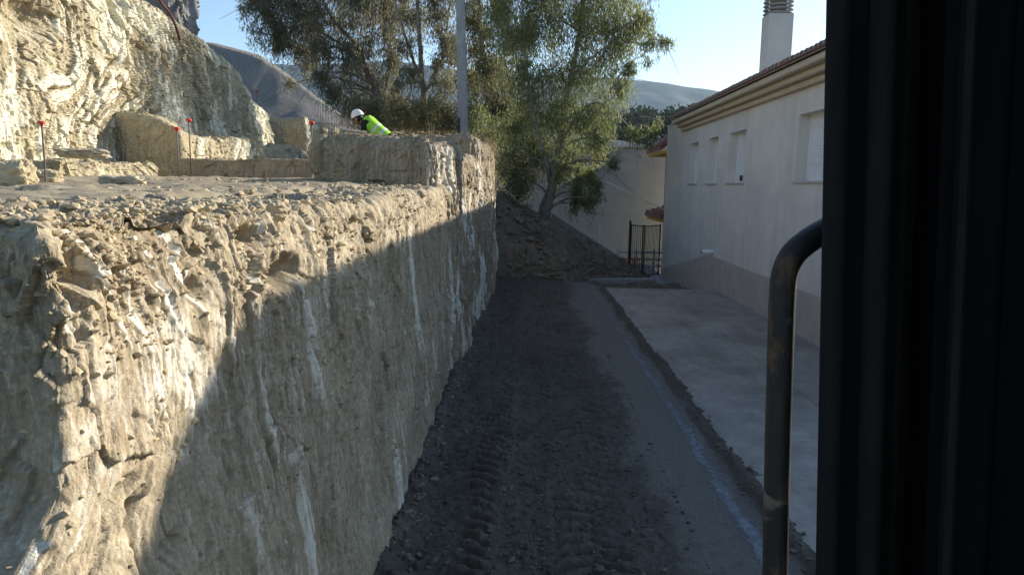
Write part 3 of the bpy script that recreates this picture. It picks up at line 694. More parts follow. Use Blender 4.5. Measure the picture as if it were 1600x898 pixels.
def lump(name, c, sx, sy, sz, mat, label, cat, seed, boxy=0.0, rot=0.0, group=None):
    bm = bmesh.new(); bmesh.ops.create_icosphere(bm, subdivisions=4, radius=1.0)
    co = np.array([v.co[:] for v in bm.verts])
    if boxy:
        p = 2+boxy*6; nr = (np.abs(co)**p).sum(1)**(1/p); co = co/nr[:, None]
    d = 1+0.16*fbm(co[:, 0]*1.6, co[:, 1]*1.6, co[:, 2]*1.6, 4, seed)+0.05*fbm(co[:, 0]*7, co[:, 1]*7, co[:, 2]*7, 3, seed+1)+0.26*facets(co[:, 0]*1.9+seed, co[:, 1]*1.9, co[:, 2]*1.9, seed)+0.12*facets(co[:, 0]*5+seed, co[:, 1]*5, co[:, 2]*5, seed+3)
    co = co*d[:, None]*np.array([sx, sy, sz]); c_, s_ = math.cos(rot), math.sin(rot)
    co = np.stack([co[:, 0]*c_-co[:, 1]*s_, co[:, 0]*s_+co[:, 1]*c_, co[:, 2]], -1)
    for v, q in zip(bm.verts, co): v.co = Vector(q)
    o = from_bm(name, bm, mat, None, False); o.location = c
    return tag(o, label, cat, group)
p = atY(192, 287, 6.2); lump('stone_block', (p.x, p.y, p.z+0.01), 0.17, 0.12, 0.058, M['stone'], 'squared beige stone block lying on the near terrace', 'stone block', 300, 0.9, 0.1)
p = atY(130, 240, 9.6); lump('rock_slab', (p.x, p.y, p.z), 0.28, 0.2, 0.06, M['stone'], 'flat rock slab on the low ledge below the cliff', 'rock', 301, 0.4, 0.3)
p = atY(18, 283, 5.0); lump('rock', (p.x, p.y, p.z+0.03), 0.14, 0.12, 0.10, M['sandclod'], 'rounded sandy rock left of the leftmost red-capped stake', 'rock', 302, 0.2, 0.3)
p = atY(402, 333, 3.2); lump('rock', (-1.13, p.y, 2.575), 0.07, 0.06, 0.045, M['sandclod'], 'brown lump sticking out of the near bank edge', 'rock', 303, 0.3, 0.5)
p = atY(75, 277, 6.0); lump('rock', (p.x, p.y, p.z), 0.10, 0.09, 0.06, M['sandclod'], 'sandy rock just right of the leftmost red-capped stake', 'rock', 304, 0.3, 0.5)

# rock outcrop at the top of the cliff and the red hose by it
def outcrop():
    bm = bmesh.new(); nu, nv = 90, 110; V = []
    for i in range(nu):
        an = 2*math.pi*i/nu
        for j in range(nv):
            t = j/(nv-1); r = 1-0.25*t**3
            c, s_ = math.cos(an), math.sin(an); p_ = 6; q = (abs(c)**p_+abs(s_)**p_)**(-1/p_)
            V.append((c*q*r*0.72, s_*q*r*0.66, 5.95+t*3.2))
    V = np.array(V); nrm = V.copy(); nrm[:, 2] = 0; nrm /= np.linalg.norm(nrm, axis=1)[:, None]
    x, y, z = V.T
    d = 0.16*fbm(x*1.5, y*1.5, z*0.9, 4, 351)+0.22*facets(x*2.2, y*2.2, z*1.1, 352)+0.10*facets(x*6, y*6, z*4, 353)
    V = V+nrm*d[:, None]+np.array([-9.1, 18.5, 0]); V[:, 0] += (V[:, 2]-6)*0.02
    F_ = grid_faces(nu, nv).tolist()+[[(nu-1)*nv+j, j, j+1, (nu-1)*nv+j+1] for j in range(nv-1)]
    tag(mesh_np('rock_outcrop', V, np.array(F_), M['rock'], smooth=False), 'tall grey rock outcrop standing on top of the cliff', 'rock')
outcrop()
bm = bmesh.new(); add_tube(bm, bez([atX(238, -25, -7.45), atX(250, 2, -7.45), atX(264, 20, -7.45), atX(273, 38, -7.45), atX(281, 62, -7.5)], 6), 0.028, 8)
tag(from_bm('hose', bm, M['redhose'], None, True), 'dull red hose hanging in front of the grey rock outcrop', 'hose')

# ------------------------------------------------------------------ survey stakes with red caps
def stake(px, ytop, ybot, Yd, capr, label):
    t = atY(px, ytop, Yd); b = atY(px, ybot, Yd)
    e = empty('stake', (t.x, Yd, b.z), label, 'stake', 'stakes with red caps')
    bm = bmesh.new(); add_tube(bm, [(t.x, Yd, b.z-0.25), (t.x+0.003, Yd, (t.z+b.z)/2), (t.x, Yd, t.z)], 0.008 if Yd < 8 else 0.011, 6); from_bm('rod', bm, M['rebar'], e, True)
    bm = bmesh.new()
    prof = [(0.0, 0.42), (0.55, 0.40), (0.9, 0.25), (1.0, 0.0), (0.9, -0.22), (0.42, -0.3), (0.38, -0.75), (0.0, -0.75)]
    rings = []
    for r_, z_ in prof:
        rings.append([bm.verts.new((t.x+capr*r_*math.cos(k*math.pi/5), Yd+capr*r_*math.sin(k*math.pi/5), t.z+capr*z_*1.2)) for k in range(10)])
    for i in range(len(rings)-1):
        for k in range(10): bm.faces.new((rings[i][k], rings[i+1][k], rings[i+1][(k+1) % 10], rings[i][(k+1) % 10]))
    bmesh.ops.remove_doubles(bm, verts=bm.verts[:], dist=1e-5)
    bmesh.ops.recalc_face_normals(bm, faces=bm.faces[:]); from_bm('cap', bm, M['redcap'], e, True)
stake(65, 192, 282, 5.6, 0.026, 'nearest and leftmost stake with red cap on the near bank')
stake(276, 201, 262, 12.6, 0.055, 'red-capped stake in front of the dark shaded bench front')
stake(295, 188, 250, 13.0, 0.050, 'red-capped stake just right of the shaded bench front')
stake(487, 192, 225, 15.0, 0.062, 'red-capped stake left of the rebar cage')
stake(401, 142, 186, 23.6, 0.055, 'small far stake with red cap on the cliff end')

# ------------------------------------------------------------------ rebar cage
e = empty('rebar_cage', (-4.9, 18, 3.05), 'upright rebar cage to the left of the worker', 'rebar cage')
for i in range(15):
    px = 497+i*4.2+random.uniform(-0.8, 0.8); Yd = 17.6+(0.5 if i % 2 else 0)
    top = atY(px, (152 if i == 0 else 168+i*1.2)+random.uniform(-3, 3), Yd)
    bm = bmesh.new(); add_tube(bm, [(top.x, Yd, 3.0), (top.x+random.uniform(-.012, .012), Yd, top.z)], 0.006, 5); from_bm('bar', bm, M['rebar'], e)
for zz in (3.35, 3.62, 3.9, 4.1):
    bm = bmesh.new(); q0 = atY(497, 200, 17.6); q1 = atY(556, 200, 17.6)
    add_tube(bm, [(q0.x, 17.6, zz), (q1.x, 17.6, zz-0.03), (q1.x, 18.1, zz-0.03), (q0.x, 18.1, zz), (q0.x, 17.62, zz)], 0.006, 5); from_bm('hoop', bm, M['rebar'], e)
for i, (px, py_) in enumerate(((547, 203), (556, 204), (566, 205))):
    q = atY(px, py_, 9.75); lump('stone_chip', (q.x, q.y, q.z-0.015), 0.055, 0.03, 0.018, M['stone'],
        ('pale stone chip on the block edge, farthest left below the worker', 'pale stone chip on the block edge, middle of three', 'pale stone chip on the block edge, right below the worker')[i], 'stone chip', 320+i, 0.3, 0.6, 'pale stone chips below the worker')

# ------------------------------------------------------------------ worker bending forward
def worker():
    Y0 = 16.0; hip = atY(600, 211, Y0); sh = atY(570, 190, Y0); head = atY(558.5, 183.5, Y0)
    gz = 3.02
    J = {}; 
    def v(k, x, y, z, r): J[k] = (x, y, z, r)
    hx, hz = hip.x, hip.z-0.04
    v('pelvis', hx, Y0, hz, 0.145); v('waist', hx-0.16, Y0, hz+0.12, 0.135); v('chest', sh.x+0.10, Y0, sh.z-0.06, 0.155); v('neck0', sh.x-0.035, Y0, sh.z-0.01, 0.075)
    v('neck1', head.x+0.075, Y0, head.z-0.02, 0.058); v('head', head.x, Y0, head.z-0.02, 0.095); v('chin', head.x-0.06, Y0, head.z-0.09, 0.06)
    E_ = [('pelvis', 'waist'), ('waist', 'chest'), ('chest', 'neck0'), ('neck0', 'neck1'), ('neck1', 'head'), ('head', 'chin')]
    for s, n_ in ((-1, 'n'), (1, 'f')):
        v('sh'+n_, sh.x+0.02, Y0+s*0.17, sh.z-0.05, 0.075); v('el'+n_, sh.x-0.0, Y0+s*0.22, sh.z-0.33, 0.050); v('wr'+n_, sh.x-0.17, Y0+s*0.16, sh.z-0.52, 0.034); v('ha'+n_, sh.x-0.22, Y0+s*0.14, sh.z-0.58, 0.040)
        v('hp'+n_, hx+0.02, Y0+s*0.10, hz-0.06, 0.105); v('kn'+n_, hx-0.06, Y0+s*0.13, gz+0.42, 0.070); v('an'+n_, hx+0.03, Y0+s*0.14, gz+0.08, 0.048); v('to'+n_, hx-0.13, Y0+s*0.15, gz+0.035, 0.040)
        E_ += [('chest', 'sh'+n_), ('sh'+n_, 'el'+n_), ('el'+n_, 'wr'+n_), ('wr'+n_, 'ha'+n_), ('pelvis', 'hp'+n_), ('hp'+n_, 'kn'+n_), ('kn'+n_, 'an'+n_), ('an'+n_, 'to'+n_)]
        for fi in range(5):
            ang = (fi-2)*0.022
            v('f%d%s' % (fi, n_), sh.x-0.27-0.01*(2-abs(fi-2)), Y0+s*0.14+ang, sh.z-0.63-(0 if fi else -0.03), 0.011)
            v('g%d%s' % (fi, n_), sh.x-0.285-0.01*(2-abs(fi-2)), Y0+s*0.14+ang*1.1, sh.z-0.67-(0 if fi else -0.04), 0.009)
            E_ += [('ha'+n_, 'f%d%s' % (fi, n_)), ('f%d%s' % (fi, n_), 'g%d%s' % (fi, n_))]
    names = list(J); idx = {k: i for i, k in enumerate(names)}
    me = bpy.data.meshes.new('worker_body'); me.from_pydata([J[k][:3] for k in names], [(idx[a], idx[b]) for a, b in E_], [])
    tmp = bpy.data.objects.new('tmp', me); COL.objects.link(tmp)
    mod = tmp.modifiers.new('s', 'SKIN')
    for i, k in enumerate(names): me.skin_vertices[0].data[i].radius = (J[k][3], J[k][3])
    me.skin_vertices[0].data[0].use_root = True
    sub = tmp.modifiers.new('d', 'SUBSURF'); sub.levels = 2; sub.render_levels = 2
    dg = bpy.context.evaluated_depsgraph_get(); body = bpy.data.meshes.new_from_object(tmp.evaluated_get(dg)); bpy.data.objects.remove(tmp)
    body.materials.clear()
    for m_ in ('shirt', 'trousers', 'skin', 'boot'): body.materials.append(M[m_])
    for p_ in body.polygons:
        c = p_.center; p_.use_smooth = True
        if c.x < head.x+0.085 and c.z > head.z-0.2 and abs(c.y-Y0) < 0.14: p_.material_index = 2
        elif c.z < gz+0.12: p_.material_index = 3
        elif c.z < hz+0.04 and c.x > hx-0.16: p_.material_index = 1
        elif c.x < sh.x-0.15 and c.z < sh.z-0.48: p_.material_index = 2
    e = empty('person', (hx, Y0, gz), 'person in white helmet and yellow-green reflective vest bending forward', 'person')
    b = bpy.data.objects.new('body', body); link(b, e); b.matrix_parent_inverse = Matrix.Translation(e.location).inverted()
    # vest: a shell around the torso with arm openings
    def torso_ring(t, grow=0.0):
        A = Vector((hx+0.03, Y0, hz-0.03)); Bp = Vector((hx-0.17, Y0, hz+0.145)); Cp = Vector((sh.x+0.08, Y0, sh.z-0.035)); Dp = Vector((sh.x-0.035, Y0, sh.z-0.0))
        pts = [A, Bp, Cp, Dp]; f = t*3; i = min(2, int(f)); g = f-i
        c = pts[i].lerp(pts[i+1], g); d = (pts[i+1]-pts[i]).normalized(); up = Vector((-d.z, 0, d.x)); up = up if up.z > 0 else -up
        w = np.interp(t, [0, 0.33, 0.7, 0.9, 1], [0.19, 0.185, 0.215, 0.18, 0.11])+grow; h = np.interp(t, [0, 0.33, 0.7, 0.9, 1], [0.165, 0.15, 0.16, 0.12, 0.085])+grow
        return [c+Vector((0, 1, 0))*(w*math.cos(2*math.pi*k/20))+up*(h*math.sin(2*math.pi*k/20)) for k in range(20)]
    def shell(name, t0, t1, nt_, mat, grow, skip=None):
        bm = bmesh.new(); R = [[bm.verts.new(q) for q in torso_ring(t0+(t1-t0)*i/nt_, grow)] for i in range(nt_+1)]
        for i in range(nt_):
            t = t0+(t1-t0)*(i+0.5)/nt_
            for k in range(20):
                an = 2*math.pi*(k+0.5)/20; side = abs(math.cos(an)) > 0.80 and math.sin(an) < 0.42
                if skip and t > 0.60 and t < 0.93 and side: continue
                bm.faces.new((R[i][k], R[i][(k+1) % 20], R[i+1][(k+1) % 20], R[i+1][k]))
        return from_bm(name, bm, mat, e, True)
    vest = shell('vest', -0.02, 0.97, 22, M['vest'], 0.012, True)
    for t0 in (0.10, 0.30):
        o = shell('reflective_band', t0, t0+0.075, 2, M['reflect'], 0.017)
    # helmet: dome with brim
    bm = bmesh.new(); hc = Vector((head.x+0.005, Y0, head.z+0.02)); ax = Vector((-0.42, 0, 0.9)).normalized(); fw = Vector((-0.9, 0, -0.42)).normalized()
    R = []
    for i in range(8):
        ph = i/7*math.pi/2
        R.append([bm.verts.new(hc+ax*(0.155*math.sin(ph))+(fw*math.cos(2*math.pi*k/20)*1.12+Vector((0, 1, 0))*math.sin(2*math.pi*k/20))*(0.125*math.cos(ph)+1e-4)) for k in range(20)])
    for i in range(7):
        for k in range(20): bm.faces.new((R[i][k], R[i][(k+1) % 20], R[i+1][(k+1) % 20], R[i+1][k]))
    br = [bm.verts.new(hc-ax*0.012+(fw*(math.cos(2*math.pi*k/20)*1.12+(0.45 if math.cos(2*math.pi*k/20) > 0.3 else 0.08))+Vector((0, 1, 0))*math.sin(2*math.pi*k/20)*1.08)*0.13) for k in range(20)]
    for k in range(20): bm.faces.new((br[k], br[(k+1) % 20], R[0][(k+1) % 20], R[0][k]))
    from_bm('helmet', bm, M['helmet'], e, True)
    # hair below the helmet, ear, nose, eyes
    bm = bmesh.new(); bmesh.ops.create_uvsphere(bm, u_segments=14, v_segments=8, radius=1, matrix=Matrix.Translation((head.x+0.035, Y0, head.z-0.01)) @ Matrix.Diagonal((0.085, 0.098, 0.088, 1)))
    from_bm('hair', bm, M['hair'], e, True)
    for s in (-1, 1):
        bm = bmesh.new(); bmesh.ops.create_uvsphere(bm, u_segments=8, v_segments=6, radius=1, matrix=Matrix.Translation((head.x+0.005, Y0+s*0.1, head.z-0.045)) @ Matrix.Diagonal((0.02, 0.012, 0.032, 1))); from_bm('ear', bm, M['skin'], e, True)
        bm = bmesh.new(); bmesh.ops.create_uvsphere(bm, u_segments=8, v_segments=6, radius=0.012, matrix=Matrix.Translation((head.x-0.092, Y0+s*0.034, head.z-0.045))); from_bm('eye', bm, M['hair'], e, True)
    bm = bmesh.new(); bmesh.ops.create_cone(bm, segments=8, radius1=0.018, radius2=0.006, depth=0.05, cap_ends=True, matrix=Matrix.Translation((head.x-0.108, Y0, head.z-0.085)) @ Matrix.Rotation(math.radians(25), 4, 'Y')); from_bm('nose', bm, M['skin'], e, True)
worker()

# ------------------------------------------------------------------ the long house on the right
XW, XE, ZE = 5.13, 4.62, 5.0
house = empty('long_house', (8, 16, 0), 'long off-white house with ochre cornice, tiled roof and shuttered windows', 'house')
Y0H, Y1H = 8.0, 27.9
WIN = [(22.75, 23.95), (20.40, 21.50), (17.82, 19.28), (12.35, 14.42)]; ZW0, ZW1 = 2.89, 4.14
# front wall with real openings and reveals
bm = bmesh.new()
ybr = sorted([Y0H, Y1H]+[v for w in WIN for v in w]); zbr = [-1.9, ZW0, ZW1, ZE-0.03]; RV = 0.29
for i in range(len(ybr)-1):
    for j in range(3):
        a, b_ = ybr[i], ybr[i+1]
        if j == 1 and any(abs(a-w[0]) < 1e-6 for w in WIN): continue
        bm.faces.new([bm.verts.new(q) for q in ((XW, a, zbr[j]), (XW, a, zbr[j+1]), (XW, b_, zbr[j+1]), (XW, b_, zbr[j]))])
for a, b_ in WIN:
    for q in (((XW, a, ZW0), (XW+RV, a, ZW0), (XW+RV, a, ZW1), (XW, a, ZW1)), ((XW, b_, ZW0), (XW, b_, ZW1), (XW+RV, b_, ZW1), (XW+RV, b_, ZW0)),
              ((XW, a, ZW1), (XW+RV, a, ZW1), (XW+RV, b_, ZW1), (XW, b_, ZW1)), ((XW, a, ZW0), (XW, b_, ZW0), (XW+RV, b_, ZW0), (XW+RV, a, ZW0))):
        bm.faces.new([bm.verts.new(p_) for p_ in q])
# far end, back and unseen near end skewed to slant its shadow edge
ch = [(XW, Y1H), (11.0, Y1H), (11.0, 10.35), (XW, Y0H)]
for (a, b_) in zip(ch[:-1], ch[1:]):
    bm.faces.new([bm.verts.new(q) for q in ((*a, -1.9), (*a, ZE-0.03), (*b_, ZE-0.03), (*b_, -1.9))])
bmesh.ops.remove_doubles(bm, verts=bm.verts[:], dist=1e-4)
from_bm('wall', bm, M['render'], house)
bm = bmesh.new(); add_prism(bm, [(Y0H, -1.9), (Y0H, 0.885), (20.9, 0.885), (Y1H, 0.885-(Y1H-20.9)*0.167), (Y1H, -1.9)], 'x', XW-0.018, XW+0.01); from_bm('plinth', bm, M['plinth'], house)
bm = bmesh.new(); add_box(bm, XW-0.03, 11.03, 25.15, Y1H+0.03, ZE-0.028, ZE+0.02); from_bm('parapet_coping', bm, M['render'], house)
for i, (o_, z0, z1) in enumerate(((0.10, 4.60, 4.715), (0.24, 4.717, 4.83), (0.40, 4.832, 4.955))):
    bm = bmesh.new(); add_prism(bm, [(XW+0.05, z0), (XW-o_, z0), (XW-o_-0.018, z0+0.02), (XW-o_-0.018, z1-0.02), (XW-o_, z1), (XW+0.05, z1)], 'y', Y0H-0.05*i-0.05, 25.0); from_bm('cornice_band', bm, M['cornice'], house)
# windows
for wi, (a, b_) in enumerate(WIN):
    wd = empty('window_tmp', (0, 0, 0)); bpy.data.objects.remove(wd)
    xs_ = XW+0.225
    bm = bmesh.new()
    fr = 0.05
    add_box(bm, xs_-0.02, xs_+0.04, a, a+fr, ZW0, ZW1); add_box(bm, xs_-0.02, xs_+0.04, b_-fr, b_, ZW0, ZW1); add_box(bm, xs_-0.021, xs_+0.04, a+fr, b_-fr, ZW1-fr, ZW1)
    win = from_bm('window', bm, M['white'], house)
    bm = bmesh.new(); ns = 27; hh = (ZW1-fr-ZW0)/ns                      # closed roller shutter, curved slats
    for k in range(ns):
        z0 = ZW0+k*hh; cols = []
        for t in (0.0, 0.12, 0.5, 0.88, 1.0):
            dx = 0.012-0.011*math.sin(t*math.pi)
            cols.append([bm.verts.new((xs_+dx, yy, z0+t*hh)) for yy in (a+fr, b_-fr)])
        for u_ in range(4): bm.faces.new((cols[u_][0], cols[u_][1], cols[u_+1][1], cols[u_+1][0]))
    o = from_bm('shutter', bm, M['white'], None); o.parent = win; o.matrix_parent_inverse = win.matrix_basis.inverted()
    bm = bmesh.new(); add_box(bm, XW-0.045, XW+RV-0.01, a-0.06, b_+0.06, ZW0-0.035, ZW0+0.004)
    o = from_bm('sill', bm, M['sill'], None); o.parent = win
    for c_ in (o,): c_.matrix_parent_inverse = Matrix.Identity(4)
    for c_ in win.children:
        c_.matrix_parent_inverse = Matrix.Translation(house.location).inverted() if False else c_.matrix_parent_inverse
bm = bmesh.new(); add_box(bm, XW+0.005, XW+0.11, 17.90, 18.22, ZW0+0.006, ZW0+0.20); vb = from_bm('vent_box', bm, M['white'], house)
bm = bmesh.new(); add_box(bm, XW-0.004, XW+0.02, 17.94, 18.16, ZW0+0.035, ZW0+0.17); from_bm('vent_grille', bm, M['darkhole'], house)
# outlet pipe above the plinth
bm = bmesh.new(); add_tube(bm, [(XW+0.05, 20.25, 1.02), (XW-0.12, 20.28, 1.02), (XW-0.26, 20.40, 1.01)], 0.065, 14); from_bm('outlet_pipe', bm, M['white'], house, True)
bm = bmesh.new(); add_tube(bm, [(XW-0.262, 20.402, 1.01), (XW-0.275, 20.413, 1.01)], 0.055, 14); from_bm('pipe_mouth', bm, M['darkhole'], house, True)
# roof: deck, and barrel tiles at the eave one by one
SL = 0.25
def roof_z(x): return ZE+SL*(x-XE)
bm = bmesh.new(); ys = np.arange(7.75, 25.11, 0.0525); nxr = 14
xr = [XE+0.12+(10.2-XE-0.12)*i/(nxr-1) for i in range(nxr)]
G = [[bm.verts.new((x, y+max(0, x-XE)*0.40*(1-(y-7.75)/17.36), roof_z(x)+0.02+0.035*abs(math.sin(math.pi*y/0.21))+0.0)) for y in ys] for x in xr]
for i in range(nxr-1):
    for k_ in range(len(ys)-1): bm.faces.new((G[i][k_], G[i+1][k_], G[i+1][k_+1], G[i][k_+1]))
roof = from_bm('roof', bm, M['tile'], house, True)
bm = bmesh.new(); add_prism(bm, [(XE+0.04, ZE-0.035), (XE+0.04, ZE-0.012), (10.2, roof_z(10.2)-0.012), (15.5, ZE-0.012), (15.5, ZE-0.06), (10.2, roof_z(10.2)-0.06)], 'y', 9.7, 25.05)
o = from_bm('roof_deck', bm, M['tile'], house)
bm = bmesh.new(); z_ = lambda x: roof_z(x)-0.012
vs = [(XE+0.04, 7.55), (10.2, 7.55+0.40*5.58), (10.2, 9.7), (XE+0.04, 9.7)]  # unseen roof end, skewed to slant the shadow edge on the bank
if True:
    T = [bm.verts.new((x, y, z_(x))) for x, y in vs]; L = [bm.verts.new((x, y, z_(x)-0.05)) for x, y in vs]
    bm.faces.new(T); bm.faces.new(L[::-1])
    for i in range(4): bm.faces.new((T[i], L[i], L[(i+1) % 4], T[(i+1) % 4]))
    bmesh.ops.recalc_face_normals(bm, faces=bm.faces[:])
from_bm('roof_deck', bm, M['tile'], house)
bm = bmesh.new()                                                            # one barrel tile
for inner in (0,):
    A, B = [], []
    for k_ in range(8):
        an = math.pi*k_/7
        A.append((0, 0.088*math.cos(an), 0.075*math.sin(an))); B.append((0.42, 0.078*math.cos(an), 0.066*math.sin(an)+0.42*SL))
    Ai = [(0, y*0.8, z*0.78-0.002) for _, y, z in A]; 
    vA = [bm.verts.new(q) for q in A]; vB = [bm.verts.new(q) for q in B]; vI = [bm.verts.new(q) for q in Ai]; vJ = [bm.verts.new((0.3, q[1]*0.8, q[2]*0.78+0.3*SL)) for q in A]
    for k_ in range(7):
        bm.faces.new((vA[k_], vA[k_+1], vB[k_+1], vB[k_])); bm.faces.new((vI[k_+1], vI[k_], vJ[k_], vJ[k_+1])); bm.faces.new((vA[k_+1], vA[k_], vI[k_], vI[k_+1]))
tile0 = from_bm('roof_tile', bm, M['tile'], roof, True)
yy = 7.86; first = True
while yy < 25.0:
    t = tile0 if first else tile0.copy()
    if not first: COL.objects.link(t); t.parent = roof
    t.matrix_parent_inverse = Matrix.Identity(4)
    t.location = (XE+random.uniform(-0.012, 0.012), yy, ZE+0.012+random.uniform(-0.004, 0.004)); t.rotation_euler = (0, 0, random.uniform(-0.02, 0.02))
    first = False; yy += 0.21
# chimney
CX, CY = 5.62, 17.6
bm = bmesh.new(); add_prism(bm, [(CX-0.27, CY-0.27), (CX+0.27, CY-0.27), (CX+0.27, CY+0.27), (CX-0.27, CY+0.27)], 'z', 5.0, 6.66)
chim = from_bm('chimney', bm, M['render'], house)
M['louvre'] = plain_mat('grey_chimney_louvre', (0.42, 0.41, 0.39), 0.8, 0.2, 6, 0.2)
for i in range(6):
    z0 = 6.665+i*0.088
    bm = bmesh.new(); R = []
    for r_, z_ in ((0.27, 0.0), (0.335, 0.018), (0.325, 0.032), (0.25, 0.062), (0.235, 0.05), (0.27, 0.0)):
        R.append([bm.verts.new((CX+r_*math.cos(math.pi*(k_+0.5)/8)*(1.0), CY+r_*math.sin(math.pi*(k_+0.5)/8), z0+z_)) for k_ in range(16)])
    for a in range(5):
        for k_ in range(16): bm.faces.new((R[a][k_], R[a][(k_+1) % 16], R[a+1][(k_+1) % 16], R[a+1][k_]))
    o = from_bm('louvre_ring', bm, M['louvre'], None); o.parent = chim; o.matrix_parent_inverse = Matrix.Identity(4)
bm = bmesh.new(); add_tube(bm, [(CX, CY, 6.66), (CX, CY, 7.2)], 0.19, 12); o = from_bm('flue', bm, M['louvre'], None); o.parent = chim; o.matrix_parent_inverse = Matrix.Identity(4)
bm = bmesh.new(); add_tube(bm, [(CX, CY, 7.2), (CX, CY, 7.25), (CX, CY, 7.3)], [0.30, 0.33, 0.12], 16); o = from_bm('chimney_cap', bm, M['louvre'], None); o.parent = chim; o.matrix_parent_inverse = Matrix.Identity(4)

# fix: every sub-part keeps world coordinates (its part sits at the origin of the house's inverse)
bpy.context.view_layer.update()

# ------------------------------------------------------------------ low concrete wall, steps, gate and the yard behind
bm = bmesh.new(); add_prism(bm, [(1.95, -1.2), (1.95, -0.14), (4.05, -0.06), (4.05, -1.2)], 'y', 22.9, 23.15)
tag(from_bm('low_wall', bm, M['concrete'], None), 'low grey concrete wall across the end of the drive', 'wall')
st = empty('concrete_steps', (4.5, 23.0, -1.0), 'concrete steps beside the low wall at the house corner', 'steps')
for i in range(4):
    bm = bmesh.new(); add_box(bm, 4.06+i*0.235, 4.06+(i+1)*0.235-0.004, 22.6, 23.9, -1.3, -0.16-i*0.14); from_bm('step', bm, M['concrete'], st)
bm = bmesh.new(); add_box(bm, 2.0, 5.3, 24.0, 33, -0.95, -0.62)
tag(from_bm('yard_slab', bm, M['concrete'], None), 'pale concrete yard floor behind the low wall', 'yard', kind='structure')

gate = empty('metal_gate', (4.2, 27, -0.62), 'brown barred metal gate with two leaves standing open', 'gate')
def leaf(p0, p1, nb, z0, z1):
    p0, p1 = Vector(p0), Vector(p1)
    bm = bmesh.new()
    for zz in (z0+0.06, z1-0.05): add_tube(bm, [(p0.x, p0.y, zz), (p1.x, p1.y, zz)], 0.022, 6)
    for q in (p0, p1): add_tube(bm, [(q.x, q.y, z0), (q.x, q.y, z1)], 0.026, 6)
    lf = from_bm('gate_leaf', bm, M['gate'], gate)
    for i in range(1, nb):
        q = p0.lerp(p1, i/nb); bm = bmesh.new(); add_tube(bm, [(q.x, q.y, z0+0.06), (q.x, q.y, z1-0.05)], 0.011, 6)
        o = from_bm('bar', bm, M['gate'], None); o.parent = lf; o.matrix_parent_inverse = Matrix.Identity(4)
gz0, gz1 = atY(1000, 425, 27).z-0.15, atY(1000, 350, 27).z
leaf((atY(985, 400, 27).x, 27.0), (atY(1003, 400, 26.3).x, 26.3), 5, gz0, gz1) if False else None
a_ = atY(985, 400, 27.2); b__ = atY(1003, 400, 26.4); c__ = atY(1030, 400, 27.4)
leaf((a_.x, 27.2, 0), (b__.x, 26.4, 0), 6, gz0, gz1); leaf((b__.x+0.06, 26.4, 0), (c__.x, 27.4, 0), 12, gz0, gz1)
bm = bmesh.new(); add_tube(bm, [(a_.x-0.05, 27.2, gz0-0.1), (a_.x-0.05, 27.2, gz1+0.12)], 0.04, 8); from_bm('gate_post', bm, M['gate'], gate)
# guard rail with pale rails, and orange netting behind the gate
rail = empty('guard_rail', (4.4, 29, -0.62), 'pale metal guard rail behind the barred gate', 'guard rail')
for zz in (0.55, 0.28, 0.02):
    bm = bmesh.new(); add_box(bm, 3.55, 5.6, 29.0, 29.05, zz-0.62+0.25, zz-0.62+0.33); from_bm('rail', bm, M['galv'], rail)
for xx in (3.6, 4.3, 5.0, 5.55):
    bm = bmesh.new(); add_box(bm, xx, xx+0.06, 29.06, 29.12, -0.7, 0.35); from_bm('post', bm, M['galv'], rail)
net = empty('safety_net', (3.75, 27.8, -0.62), 'orange-red safety netting low behind the gate', 'safety net')
bm = bmesh.new()
for i in range(14): add_tube(bm, [(3.55+i*0.055, 27.9, -0.62), (3.56+i*0.055+0.02*math.sin(i), 27.9, 0.12+0.05*math.sin(i*1.3))], 0.012, 4)
from_bm('strands', bm, M['orange'], net)
bm = bmesh.new()
for j in range(7): add_tube(bm, [(3.55, 27.91, -0.58+j*0.11), (3.9, 27.91, -0.6+j*0.11), (4.28, 27.91, -0.57+j*0.11)], 0.014, 4)
from_bm('cross_strands', bm, M['orange'], net)
p = atY(1004, 421, 26.0); lump('bag', (p.x, 26.0, -0.52), 0.10, 0.08, 0.14, M['bag'], 'small white bag on the ground at the foot of the gate', 'bag', 330, 0.4, 0)

# inclined retaining wall behind the mound
a_, b__ = atY(862, 333, 29.5), atY(990, 415, 29.5)
bm = bmesh.new(); add_prism(bm, [(a_.x, a_.z), (b__.x, b__.z), (b__.x, -2.0), (a_.x, -2.0)], 'y', 29.5, 29.85)
tag(from_bm('retaining_wall', bm, M['concrete'], None), 'pale concrete retaining wall with sloping top behind the mound', 'retaining wall')
fen = empty('wire_fence', (2.7, 31, 0), 'thin wire fence with white posts on the sloping wall', 'fence')
for px in (937, 968):
    t = atY(px, 352 if px < 950 else 378, 31); bm = bmesh.new(); add_tube(bm, [(t.x, 31, -1), (t.x, 31, t.z)], 0.03, 6); from_bm('post', bm, M['white'], fen)
for k_ in range(5):
    a_ = atY(937, 358+k_*8, 31); b__ = atY(1040, 392+k_*6, 31); bm = bmesh.new(); add_tube(bm, [a_, a_.lerp(b__, 0.5)+Vector((0, 0, -0.05)), b__], 0.006, 4); from_bm('wire', bm, M['galv'], fen)

